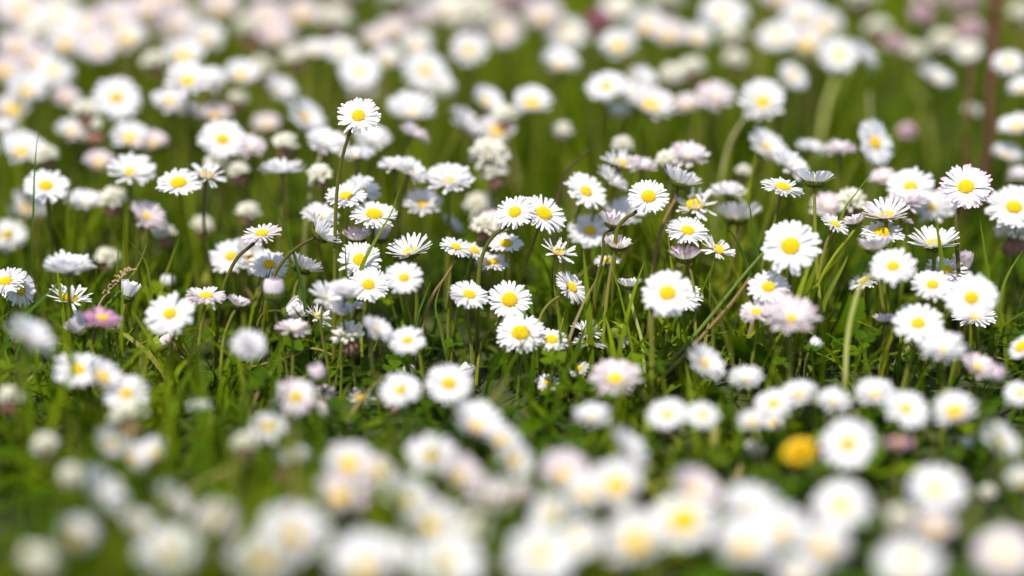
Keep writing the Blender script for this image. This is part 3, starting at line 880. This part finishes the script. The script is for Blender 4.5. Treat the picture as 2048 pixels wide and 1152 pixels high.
1504 841 62 .5 0 -12 o|blurred white daisy tilted flat just below the blank-faced daisy
1257 898 112 .28 52 -25 o|blurred bluish daisy seen edge on, sloping right, under the low pair
1128 943 102 .7 5 -32 p|very blurred pinkish daisy facing us a little way right of the orange-patched daisy
1231 968 116 .68 -5 -38 o|very blurred white daisy facing us just below the blue-white sloping daisy
1171 983 92 .6 0 -38 o|very blurred white daisy a little way below and left of the blue-white sloping daisy
1101 1027 92 .6 -10 -44 o|very blurred white daisy a little way below and right of the orange-patched daisy
1154 1080 102 .6 0 -50 o|very blurred white daisy well below and right of the orange-patched daisy
1271 1078 132 .66 -15 -52 o|very blurred white daisy facing us a little way left of the wide-eyed cream daisy
1391 978 108 .5 30 -44 p|pale lilac blurred daisy above a cream yellow one, low right of middle
1367 1043 132 .8 0 -48 y|large blurred daisy with a very wide cream yellow centre, low right of middle
1081 1112 142 .64 5 -58 o|very blurred white daisy facing us well below the orange-patched daisy
1501 1010 122 .5 10 -50 o|very blurred white daisy tilted flat a little way right of the lilac blurred daisy
1491 1085 132 .6 0 -58 o|very blurred white daisy a little way right of the wide-eyed cream daisy
1507 901 46 0 0 -18 k|blurred cream clover ball just left of the dandelion
1037 985 60 .5 0 -38 p|very blurred small pinkish daisy tilted flat just below the orange-patched daisy
1547 808 82 .6 -5 -12 o|blurred white daisy just below and right of the blank-faced daisy
1598 786 78 .5 0 -12 o|blurred white daisy tilted flat a little way right of the blank-faced daisy
1667 800 74 .5 0 -12 o|blurred white daisy tilted flat just left of the left daisy of the right low pair
1545 845 48 .5 0 -14 o|blurred small white daisy tilted flat just above and left of the dandelion
1750 786 88 .48 0 -14 o|soft wide white daisy, left one of an overlapping pair at lower right
1812 818 96 .6 20 -16 o|soft white daisy with vivid yellow centre, right one of an overlapping lower right pair
1600 905 68 .6 -20 -24 d|orange yellow dandelion beside a large round blurred daisy, lower right
1696 889 112 .9 0 -22 o|large round blurred white daisy with small yellow centre touching the dandelion
1909 820 90 .6 -10 -20 o|blurred white daisy with an orange lower left patch, lower right
1797 885 62 .15 0 -14 P|small purple pink daisy seen side on right of the round daisy by the dandelion
2003 881 92 .5 50 -28 o|blurred white daisy turned right a little way below the pink-rimmed daisy
1872 978 122 .58 0 -35 o|big blurred daisy with a broad ochre lower rim, lower right
1682 1010 118 .82 -5 -42 o|big round blurred white daisy with peach centre below the dandelion
1799 1041 66 0 0 -42 kb|very blurred brown-bottomed clover a little way below and left of the ochre-rimmed daisy
1869 1053 82 .6 0 -42 p|very blurred pinkish daisy just below the ochre-rimmed daisy
1818 1126 132 .6 0 -58 o|very blurred white daisy a little way below the ochre-rimmed daisy
2009 1106 122 .66 0 -54 p|very blurred pinkish daisy facing us just above and left of the bottom right corner
1563 1057 112 .66 0 -54 o|very blurred white daisy facing us a little way left of the peach-centred daisy
1645 1090 112 .6 10 -50 o|very blurred white daisy just below and left of the peach-centred daisy
1596 1148 90 .6 0 -60 o|very blurred white daisy a little way below and left of the peach-centred daisy
2040 787 66 .6 0 -12 o|blurred white daisy a little way below and right of the pink-rimmed daisy
1933 886 26 .2 0 -18 b|small closed bud in grass left of the right photo edge, lower right
1976 985 36 0 0 -30 k|blurred cream clover ball a little way right of the ochre-rimmed daisy
2044 958 62 .5 0 -34 o|very blurred small white daisy tilted flat well right of the ochre-rimmed daisy
2044 694 62 .5 -40 -10 y|soft yellow-eyed daisy turned left just above and right of the pink-rimmed daisy
297 18 84 .5 0 46 p|very blurred pinkish daisy tilted flat a little way above and left of the vivid-eyed daisy
170 52 78 .6 0 42 p|very blurred pinkish daisy well right of the top left corner
78 68 80 0 0 40 k|very blurred cream clover ball a little way below and right of the top left corner
505 62 80 0 0 44 kb|very blurred brown-bottomed clover a little way above and right of the vivid-eyed daisy
600 28 84 .6 0 48 p|very blurred pinkish daisy well above and left of the tallest daisy
668 42 74 0 0 44 k|very blurred cream clover ball well above the tallest daisy
590 118 60 0 0 32 kb|very blurred brown-bottomed clover well above and left of the tallest daisy
172 225 58 0 0 22 kb|blurred brown-bottomed clover just above and left of the dark brown clover
412 72 74 .6 0 36 o|very blurred white daisy just above and right of the vivid-eyed daisy
786 58 70 .5 0 42 p|very blurred pinkish daisy tilted flat a little way left of the round lone daisy
842 30 84 .5 0 48 p|very blurred pinkish daisy tilted flat well above the peach-rimmed daisy
310 125 58 0 0 30 k|blurred cream clover ball just above and left of the vivid-eyed daisy
70 120 72 .6 0 34 p|very blurred pinkish daisy a little way below and right of the top left corner
10 140 76 .6 0 32 p|very blurred pinkish daisy a little way below the top left corner
1010 235 56 0 0 20 kb|blurred brown-bottomed clover just below and left of the orange-rimmed daisy
1755 60 60 0 0 44 kb|very blurred brown-bottomed clover just above and right of the steep edge-on daisy
1465 70 58 0 0 38 k|very blurred cream clover ball just below and right of the peach-rimmed oval daisy
1345 150 56 0 0 28 k|blurred cream clover ball a little way below and left of the peach-rimmed oval daisy
570 290 54 0 0 14 kb|blurred brown-bottomed clover just above the flat side-view daisy
640 350 50 0 0 9 k|soft cream clover ball just above and left of the daisy on the tall stem
330 470 50 0 0 12 kb|blurred brown-bottomed clover just left of the lone cream clover ball
1000 60 90 .6 0 46 p|very blurred pinkish daisy just above and right of the round lone daisy
1250 424 84 .5 0 9 o|soft white daisy tilted flat just above and right of the upper pinkish cup
1656 412 70 .5 0 10 p|soft pinkish daisy tilted flat just above the small crisp daisy at right
1702 404 62 0 0 9 k|soft cream clover ball just above the pink side cup
985 442 62 .5 0 9 p|soft pinkish daisy tilted flat just left of the daisy on the arched stem
20 -12 90 .6 0 48 p|very blurred pinkish daisy cut by the top photo edge, above the dark brown clover
130 -18 84 0 0 48 k|very blurred cream clover ball cut by the top photo edge, above the dark brown clover
330 -14 90 .6 0 48 p|very blurred pinkish daisy cut by the top photo edge, above the vivid-eyed daisy
540 -14 84 0 0 48 kb|very blurred brown-bottomed clover cut by the top photo edge, above the vivid-eyed daisy
690 -12 84 0 0 48 kb|very blurred brown-bottomed clover cut by the top photo edge, above the tallest daisy
800 -16 84 0 0 48 k|very blurred cream clover ball cut by the top photo edge, above the round lone daisy
1020 -10 84 0 0 48 kp|very blurred pink clover ball cut by the top photo edge, above the round lone daisy
1330 -6 80 0 0 48 k|very blurred cream clover ball cut by the top photo edge, above the lone oval daisy
1560 -8 84 .6 0 48 p|very blurred pinkish daisy cut by the top photo edge, above the peach-rimmed oval daisy
1720 -8 84 0 0 48 kb|very blurred brown-bottomed clover cut by the top photo edge, above the dark red stalk
1850 -14 80 0 0 48 k|very blurred cream clover ball cut by the top photo edge, above the dark red stalk
1930 -6 70 0 0 48 kp|very blurred pink clover ball cut by the top photo edge, above the dark red stalk
"""
STEMS = {   # photographed course of the most visible stems: (x, y) of the photo, top to bottom, in the flower's own plane
    (717, 232): (.00084, 'brown_stem', (699, 268), (684, 318), (674, 380), (670, 470), (670, 560), (668, 700), (668, 770)),
    (1030, 425): (.00088, 'brown_stem', (1012, 453), (985, 474), (966, 508), (957, 560), (955, 650), (955, 785)),
    (524, 468): (.00085, 'brown_stem', (504, 490), (476, 514), (456, 550), (443, 592), (433, 680), (426, 765)),
    (648, 462): (.00085, 'brown_stem', (620, 480), (588, 500), (562, 528), (545, 560), (530, 620)),
    (1230, 440): (.00075, 'brown_stem', (1208, 470), (1206, 510), (1192, 570), (1187, 650), (1185, 735)),
    (1236, 487): (.00080, 'stem', (1227, 515), (1216, 580), (1208, 660), (1202, 735)),
    (1370, 508): (.00070, 'stem', (1379, 535), (1388, 580), (1390, 640), (1393, 700)),
    (1143, 575): (.00070, 'stem', (1124, 590), (1100, 606), (1082, 632), (1072, 680)),
    (412, 592): (.00085, 'stem', (404, 640), (396, 710), (392, 770)),
    (478, 604): (.00075, 'stem', (462, 636), (447, 680), (442, 740), (440, 830)),
    (1242, 668): (.00050, 'stem', (1228, 645), (1212, 640), (1198, 650), (1190, 690), (1186, 730)),
    (1630, 355): (.00080, 'stem', (1629, 400), (1631, 470), (1636, 560), (1642, 640)),
    (1786, 533): (.00105, 'pale_stem', (1730, 560), (1706, 620), (1694, 690), (1690, 775)),
    (1679, 110): (.00165, 'pale_stem', (1668, 165), (1652, 215), (1643, 285), (1640, 340)),
    (1260, 566): (.00075, 'pale_stem', (1263, 605), (1272, 640), (1283, 680), (1288, 720)),
    (1335, 587): (.00095, 'stem', (1306, 625), (1304, 700), (1303, 790)),
    (1297, 394): (.00090, 'brown_stem', (1270, 425), (1248, 440), (1232, 470), (1226, 560)),
    (589, 620): (.00065, 'brown_stem', (558, 622), (530, 626), (515, 650), (508, 720)),
    (258, 580): (.00080, 'stem', (246, 625), (234, 670), (222, 720), (214, 760)),
    (326, 686): (.00040, 'stem', (312, 682), (290, 684), (272, 700), (262, 740)),
    (1932, 374): (.00095, 'brown_stem', (1916, 425), (1914, 480), (1918, 560), (1920, 640)),
    (1019, 600): (.00070, 'stem', (995, 645), (975, 668), (962, 690), (955, 740)),
    (719, 520): (.00080, 'stem', (720, 565), (722, 640), (724, 720)),
    (1670, 449): (.00080, 'stem', (1655, 480), (1640, 540), (1625, 600), (1610, 660)),
    (1710, 440): (.00080, 'stem', (1698, 475), (1670, 510), (1640, 560), (1615, 620)),
}
G_DAISY, G_CLOVER = "daisies growing in the lawn", "clover heads growing among the daisies"
KIND = {  # code: (object name, category, head model, petal colour)
    'o': ('o', 'white'), 'p': ('o', 'pinkish'), 'P': ('o', 'magenta'), 'mo': ('m', 'white'), 'c': ('c', 'white'), 'cf': ('f', 'white'),
    'cp': ('c', 'pinkish'), 'cP': ('c', 'purpletip'), 'w': ('w', 'white'), 'mw': ('w', 'white'), 'pw': ('w', 'pinkish'), 'pt': ('o', 'blushtip'),
    'h': ('h', 'white'), 'hp': ('h', 'pinkish'), 'hf': ('f', 'white'), 'b': ('b', 'white'), 'bp': ('b', 'pinkish'), 'g': ('g', 'white'), 'y': ('y', 'white')}
R0 = random.Random(77)
REPORT = []
def head_matrix(P, n, size, spin):
    z = n.normalized()
    x = (Vector((1, 0, 0)) - z * z.x); x = x.normalized() if x.length > .05 else z.orthogonal().normalized()
    y = z.cross(x)
    m = Matrix(((x.x, y.x, z.x, P.x), (x.y, y.y, z.y, P.y), (x.z, y.z, z.z, P.z), (0, 0, 0, 1)))
    return m @ Matrix.Rotation(spin, 4, 'Z') @ Matrix.Scale(size, 4)
def place(idx, x, y, w, q, t, B, code, label):
    r = R0
    if B > 4: w *= 1.10 if B < 24 else 1.03
    elif B < -12: w *= 1.03
    if abs(B) > 20: B *= 1.0 - .14 * min(1, (abs(B) - 20) / 25)
    if code in ('o', 'p') and abs(B) > 4 and .3 < q < .7: q += .10
    lo, hi = (.010, .135) if abs(B) < 5 else (.030, .105)
    if code in ('g', 'b', 'bp', 'kw', 'kr') or w < 50: lo = .012
    Z = depth_of(B)
    H = at(x, y, Z).z
    if H < lo: Z = depth_at_height(y, lo)
    elif H > hi: Z = depth_at_height(y, hi)
    P = at(x, y, Z)
    D = w * Z * K
    REPORT.append((label, round(D * 100, 2), round(P.z * 100, 1), round(Z, 3)))
    ta = math.radians(t)
    qq = max(-.98, min(.98, q)); k = math.sqrt(1 - qq * qq)
    back = -FWD
    n = (RIGHT * math.sin(ta) + UP * math.cos(ta)) * k + (back + RIGHT * (-(x - 1024) * K) + UP * ((y - 576) * K)).normalized() * qq
    n.normalize()
    clover = code.startswith('k'); dand = code == 'd'
    if clover: n = (Vector((0, 0, 1)) + Vector((r.uniform(-.2, .2), r.uniform(-.2, .2), 0))).normalized()
    R = D / 2
    drop = .3
    if not clover and not dand:
        hk, colour = KIND[code]
        if code in 'op' and abs(B) > 5:
            hk = 's' if q > .66 else 'u'
            if abs(B) > 16 and .38 < q < .80 and idx % 5 < 3: hk, q = 'v', q
        variants = {'o': 6, 'm': 5, 'c': 4, 'w': 3, 's': 6, 'u': 6, 'v': 4}.get(hk, 2)
        pm, dm, cm, rim, drop = daisy_head(hk, colour, idx % variants if colour in ('white', 'pinkish') else idx % 2)
        if hk not in 'hbg' : P = P - n * R * rim * (.5 if hk in 'cfwuv' else .35)
        else: P = P - n * R * .75; R *= 1.0
    elif clover: P = P - n * R * .1
    top = P - n * R * (drop if not clover else .25)
    # stem
    key = (int(x), int(y))
    rad = max(.00062, min(.00105, D * .043)) * r.uniform(.9, 1.1)
    mat = M['stem']
    if key in STEMS:
        rad, mn, pts2 = STEMS[key][0], STEMS[key][1], STEMS[key][2:]
        mat = M[mn]
        pts = [top] + [at(a, b, Z) for a, b in pts2]
        pts = [p for p in pts if p.z > .004] if pts[-1].z <= .004 else pts
        end = pts[-1]; pv = (pts[-1] - pts[-2]); 
        if end.z > .002:
            s = min(1.2, abs(pv.x) / max(1e-5, abs(pv.z)))
            pts.append(Vector((end.x + math.copysign(min(.012, s * end.z * .5), pv.x), end.y + r.uniform(-.004, .006), -.002)))
        path = list(reversed(smooth_path(pts, 5)))
    else:
        h = max(.004, top.z)
        base = Vector((top.x - n.x * h * .30 + r.uniform(-.009, .009), top.y - n.y * h * .22 + r.uniform(-.006, .010), -.002))
        nd = (n * .75 + Vector((0, 0, .5))).normalized()
        path = bezier(base, base + Vector((r.uniform(-.004, .004), r.uniform(-.004, .004), h * .45)), top - nd * h * .36, top, 9)
    base = path[0].copy()
    name, cat, grp = ('clover_flower', 'clover', G_CLOVER) if clover else ('dandelion', 'dandelion', None) if dand else \
                     ('daisy_bud', 'daisy bud', 'daisy buds among the open daisies') if code in ('g', 'b', 'bp') else ('daisy', 'daisy', G_DAISY)
    root = link(name, None)
    root.empty_display_size = .01
    root.location = base
    tag(root, label, cat, grp)
    inv = Matrix.Translation(-base)
    npt = len(path)
    st = tube_mesh(name + "_stem", [p - base for p in path], [rad * (1.12 - .25 * i / (npt - 1)) for i in range(npt)], mat, 7)
    link("stem", st, root)
    hm = inv @ head_matrix(P, n, R, r.uniform(0, 6.28))
    def part(nm, me):
        if me is None: return
        o = link(nm, me, root); o.matrix_local = hm
    if clover:
        a, b = clover_head(code, idx % 3)
        part("florets", a); part("faded_florets", b)
    elif dand:
        part("rays", dandelion_head(3))
        part("calyx", calyx_mesh(.3, 'o', 3)[0].mesh("dandelion_calyx", M['calyx']))
    else:
        part("petals", pm); part("flower_disc", dm); part("calyx", cm)
for i, line in enumerate(FLOWERS.strip().splitlines()):
    d, lab = line.split('|')
    x, y, w, q, t, B, code = d.split()
    place(i, float(x), float(y), float(w), float(q), float(t), float(B), code, lab.strip())

# ------------------------------------------------------------------ single grass blades and stalks one can tell apart
def strip_blade(name, pts, width, mat, label, cat, B, group=None, broad=False):
    Z = depth_of(B)
    P = [at(a, b, Z) for a, b in pts]
    low = P[-1]
    if low.z > .003:
        d = (P[-1] - P[-2]); s = d.x / max(1e-5, abs(d.z))
        P.append(Vector((low.x + max(-.03, min(.03, s * low.z * .6)), low.y, -.002)))
    path = list(reversed(smooth_path(P, 6)))
    base = path[0].copy(); n = len(path)
    mb = MB(); verts, tips, var = [], [], []
    for i, p in enumerate(path):
        u = i / (n - 1)
        d = (path[min(i + 1, n - 1)] - path[max(i - 1, 0)]).normalized()
        side = d.cross(FWD).normalized(); nn = side.cross(d)
        side = (side * math.cos(.5 + u * .5) + nn * math.sin(.5 + u * .5))
        nn = side.cross(d)
        ww = width * .5 * math.sin(math.pi * min(1, .08 + .92 * u ** 1.5) ** 1.0) if broad else width * .5 * ((1 - u ** 3) * (.7 + .6 * min(1, u * 3)) / 1.3 + .03)
        for j in (-1, 0, 1):
            verts.append(p - base + side * ww * j + nn * ww * .35 * abs(j)); tips.append(u); var.append(u)
    faces = [(i * 3 + j, i * 3 + 3 + j, i * 3 + 4 + j, i * 3 + 1 + j) for i in range(n - 1) for j in range(2)]
    mb.add(verts, faces, tips, var)
    o = link(name, mb.mesh(name, mat)); o.location = base
    tag(o, label, cat, group)
def stalk(name, pts, rad, mat, label, cat, B, group=None, seeds=None):
    Z = depth_of(B)
    P = [at(a, b, Z) for a, b in pts]
    low = P[-1]
    if low.z > .003:
        d = (P[-1] - P[-2]); s = d.x / max(1e-5, abs(d.z))
        P.append(Vector((low.x + max(-.03, min(.03, s * low.z * .6)), low.y, -.002)))
    path = list(reversed(smooth_path(P, 6))); base = path[0].copy(); n = len(path)
    me = tube_mesh(name, [p - base for p in path], [rad * (1.1 - .4 * i / (n - 1)) for i in range(n)], mat, 8)
    a = me.attributes["var"]; a.data.foreach_set("value", [(i // 8) / (n - 1) for i in range(n * 8)])
    if seeds is None:
        o = link(name, me); o.location = base; tag(o, label, cat, group)
        return
    root = link(name, None); root.location = base; root.empty_display_size = .01; tag(root, label, cat, group)
    link("stem", me, root)
    r = random.Random(9); mb = MB()
    tail = path[int(n * seeds[0]):]
    for i in range(seeds[1]):
        p = tail[int(len(tail) * i / seeds[1])] - base
        th = r.uniform(0, 6.28); d = Vector((math.cos(th), math.sin(th), r.uniform(.3, 1.2))).normalized()
        floret(mb, p, d, seeds[2] * r.uniform(.7, 1.2), seeds[2] * .28, r)
    link("seed_head", mb.mesh("seed_head", seeds[3]), root)
strip_blade('broad_leaf', [(1440, 668), (1462, 690), (1500, 712), (1540, 742), (1570, 790)], 0.013, M['leaf'], 'broad dark green leaf lying under the crossing stalks, lower middle right', 'leaf', -2, 'broad leaves near the ground', True)
strip_blade('broad_leaf', [(1712, 560), (1700, 610), (1685, 670), (1672, 740)], 0.014, M['leaf'], 'tall broad dark leaf standing behind the daisy on the pale thick stem', 'leaf', 3, 'broad leaves near the ground', True)
strip_blade('broad_leaf', [(1395, 775), (1420, 790), (1440, 815), (1450, 850)], 0.01, M['leaf'], 'toothed green leaf curling over just above the low touching pair', 'leaf', -8, 'broad leaves near the ground', True)
strip_blade('broad_leaf', [(1010, 720), (1014, 750), (1022, 790)], 0.01, M['leaf'], "rounded green leaf standing right of the arched olive stem's foot", 'leaf', 0, 'broad leaves near the ground', True)
strip_blade('broad_leaf', [(318, 745), (322, 775), (312, 815)], 0.011, M['leaf'], 'rounded green leaf standing below the withered clover', 'leaf', 0, 'broad leaves near the ground', True)
strip_blade('broad_leaf', [(490, 800), (488, 820), (470, 850)], 0.01, M['leaf'], 'rounded leaf low beside the large-eyed blurred daisy', 'leaf', -3, 'broad leaves near the ground', True)
strip_blade('broad_leaf', [(780, 700), (800, 730), (815, 770)], 0.009, M['leaf'], 'dark leaf between the soft round daisy and the fuzzy daisy', 'leaf', 0, 'broad leaves near the ground', True)
strip_blade('grass_blade', [(519, 338), (545, 405), (570, 455), (590, 520), (604, 580), (612, 640)], 0.0022, M['darkblade'], 'dark green grass blade with a fine tip, left of the tall olive stem', 'grass blade', 0, 'single grass blades among the daisies')
strip_blade('grass_blade', [(800, 372), (782, 425), (755, 470), (728, 520), (710, 565), (700, 610)], 0.0026, M['blade'], 'green grass blade slanting across the blade-crossed facing daisy', 'grass blade', -1, 'single grass blades among the daisies')
strip_blade('grass_blade', [(688, 458), (690, 500), (692, 560), (694, 620)], 0.0014, M['darkblade'], 'thin upright dark grass blade just right of the tall olive stem', 'grass blade', -1, 'single grass blades among the daisies')
strip_blade('grass_blade', [(236, 462), (262, 488), (288, 520), (298, 560), (302, 600), (304, 660)], 0.0018, M['blade'], 'arching grass blade with a dry tan tip above the half closed cup', 'grass blade', 0, 'single grass blades among the daisies')
strip_blade('grass_blade', [(295, 484), (275, 530), (245, 575), (212, 612), (180, 650)], 0.003, M['blade'], 'broad light green grass blade leaning right past the half closed cup', 'grass blade', 1, 'single grass blades among the daisies')
strip_blade('grass_blade', [(86, 220), (74, 280), (68, 350), (66, 420), (62, 500)], 0.0016, M['darkblade'], 'very thin upright grass blade at the left edge, before blurred daisies', 'grass blade', 3, 'single grass blades among the daisies')
strip_blade('grass_blade', [(1494, 396), (1500, 420), (1505, 470), (1512, 500), (1520, 560)], 0.0016, M['darkblade'], 'dark grass blade with a bent tip left of the largest facing daisy', 'grass blade', 0, 'single grass blades among the daisies')
strip_blade('grass_blade', [(1742, 345), (1715, 382), (1690, 415), (1672, 460), (1640, 520), (1610, 580)], 0.0018, M['blade'], 'thin grass blade with a pale pointed tip behind the small crisp daisy at right', 'grass blade', 1, 'single grass blades among the daisies')
strip_blade('grass_blade', [(1440, 430), (1470, 478), (1490, 520), (1505, 580)], 0.002, M['darkblade'], 'dark leaning grass blade between the folded-petal daisy and the largest facing daisy', 'grass blade', 1, 'single grass blades among the daisies')
strip_blade('grass_blade', [(1872, 430), (1876, 470), (1882, 520), (1884, 600)], 0.0026, M['blade'], 'upright grass blade in front of the broad-petalled daisy', 'grass blade', -3, 'single grass blades among the daisies')
strip_blade('grass_blade', [(1960, 440), (1968, 500), (1978, 570), (1984, 640)], 0.0024, M['blade'], 'upright grass blade with split tip near the big facing daisy at right', 'grass blade', 1, 'single grass blades among the daisies')
strip_blade('grass_blade', [(2046, 500), (2020, 540), (2005, 575), (1990, 640)], 0.0018, M['blade'], 'bright thin grass blade leaning out of the right photo edge', 'grass blade', 0, 'single grass blades among the daisies')
strip_blade('grass_blade', [(862, 560), (848, 595), (832, 640), (826, 690)], 0.002, M['darkblade'], 'curved dark grass blade right of the soft daisy with small yellow centre', 'grass blade', 0, 'single grass blades among the daisies')
strip_blade('grass_blade', [(885, 560), (870, 610), (880, 660), (892, 715)], 0.002, M['blade'], 'yellowish grass blade below the small tilted daisy', 'grass blade', 0, 'single grass blades among the daisies')
strip_blade('grass_blade', [(148, 520), (120, 560), (80, 600), (40, 640), (8, 690)], 0.0026, M['darkblade'], 'dark grass blade crossing the blade-crossed daisy at the left edge', 'grass blade', 0, 'single grass blades among the daisies')
strip_blade('grass_blade', [(1388, 545), (1420, 585), (1450, 640), (1475, 690)], 0.0018, M['blade'], 'thin green grass blade arching down right of the big soft facing daisy', 'grass blade', 0, 'single grass blades among the daisies')
strip_blade('grass_blade', [(1700, 470), (1690, 520), (1650, 600), (1640, 650)], 0.0028, M['blade'], 'bright grass blade under the pink side cup in the right cluster', 'grass blade', 1, 'single grass blades among the daisies')
stalk('plant_stalk', [(1525, 508), (1480, 560), (1420, 635), (1360, 705), (1318, 748)], 0.0011, M['stalkgreen'], 'long green stalk running diagonally up to the largest facing daisy', 'stalk', -2, 'bare stalks among the daisies')
stalk('plant_stalk', [(1500, 555), (1468, 600), (1420, 655), (1365, 715), (1310, 770)], 0.001, M['stalkbrown'], 'long brownish stalk running diagonally below the green one', 'stalk', -3, 'bare stalks among the daisies')
stalk('plant_stalk', [(1350, 400), (1325, 450), (1312, 500), (1306, 550), (1300, 640)], 0.0011, M['stalkbrown'], 'pinkish brown stalk leaning up behind the tilted oval-eyed daisy', 'stalk', 4, 'bare stalks among the daisies')
stalk('plant_stalk', [(912, 520), (890, 555), (866, 590), (848, 640), (840, 690)], 0.0008, M['stalkbrown'], 'tan curved stalk leaning left beneath the small tilted daisy', 'stalk', 1, 'bare stalks among the daisies')
stalk('plant_stalk', [(1180, 300), (1140, 335), (1120, 380), (1112, 450), (1108, 560)], 0.0007, M['stalkdark'], 'dark arching stalk in the dark green gap left of the round tilted daisy', 'stalk', 7, 'bare stalks among the daisies')
stalk('plant_stalk', [(1050, 620), (1046, 700), (1040, 740)], 0.0008, M['stalkgreen'], 'thin green stalk showing under the golden-eyed daisy', 'stalk', -3, 'bare stalks among the daisies')
stalk('plant_stalk', [(500, 735), (540, 725), (590, 712), (640, 700)], 0.0007, M['stalkbrown'], 'straight yellowish stalk lying in the leaves beside the pinkish ball daisy', 'stalk', 0, 'bare stalks among the daisies')
stalk('plant_stalk', [(642, 308), (629, 350), (618, 400), (611, 460)], 0.0011, M['palestalk'], 'blurred tan stalk rising left of the tall olive stem and under the flat daisy', 'stalk', 11, 'bare stalks among the daisies')
stalk('plant_stalk', [(1492, 232), (1467, 272), (1450, 318), (1440, 380)], 0.0011, M['palestalk'], 'blurred pale olive stalk bending up behind the soft side-view daisy', 'stalk', 17, 'bare stalks among the daisies')
stalk('plant_stalk', [(1738, 185), (1741, 240), (1743, 300), (1744, 340)], 0.0011, M['palestalk'], 'blurred upright olive stalk behind the turned lone daisy', 'stalk', 24, 'bare stalks among the daisies')
stalk('plant_stalk', [(1946, 120), (1940, 180), (1934, 240), (1932, 330)], 0.0011, M['redstalk'], 'blurred purple brown stalk under the tan clover ball at upper right', 'stalk', 24, 'bare stalks among the daisies')
stalk('sorrel', [(1996, -45), (1992, 30), (1986, 90), (1980, 180), (1976, 300)], 0.0019, M['redstalk'], 'dark red seeding stalk standing tall in the blurred upper right corner', 'sorrel', 27, None, (.45, 60, .004, M['redstalk']))
stalk('seed_head_grass', [(262, 540), (240, 558), (215, 585), (198, 612), (190, 650)], 0.0006, M['straw'], 'dry brown grass seed head bending over beside the half closed cup', 'seed head', 0, None, (.55, 34, .0028, M['straw']))
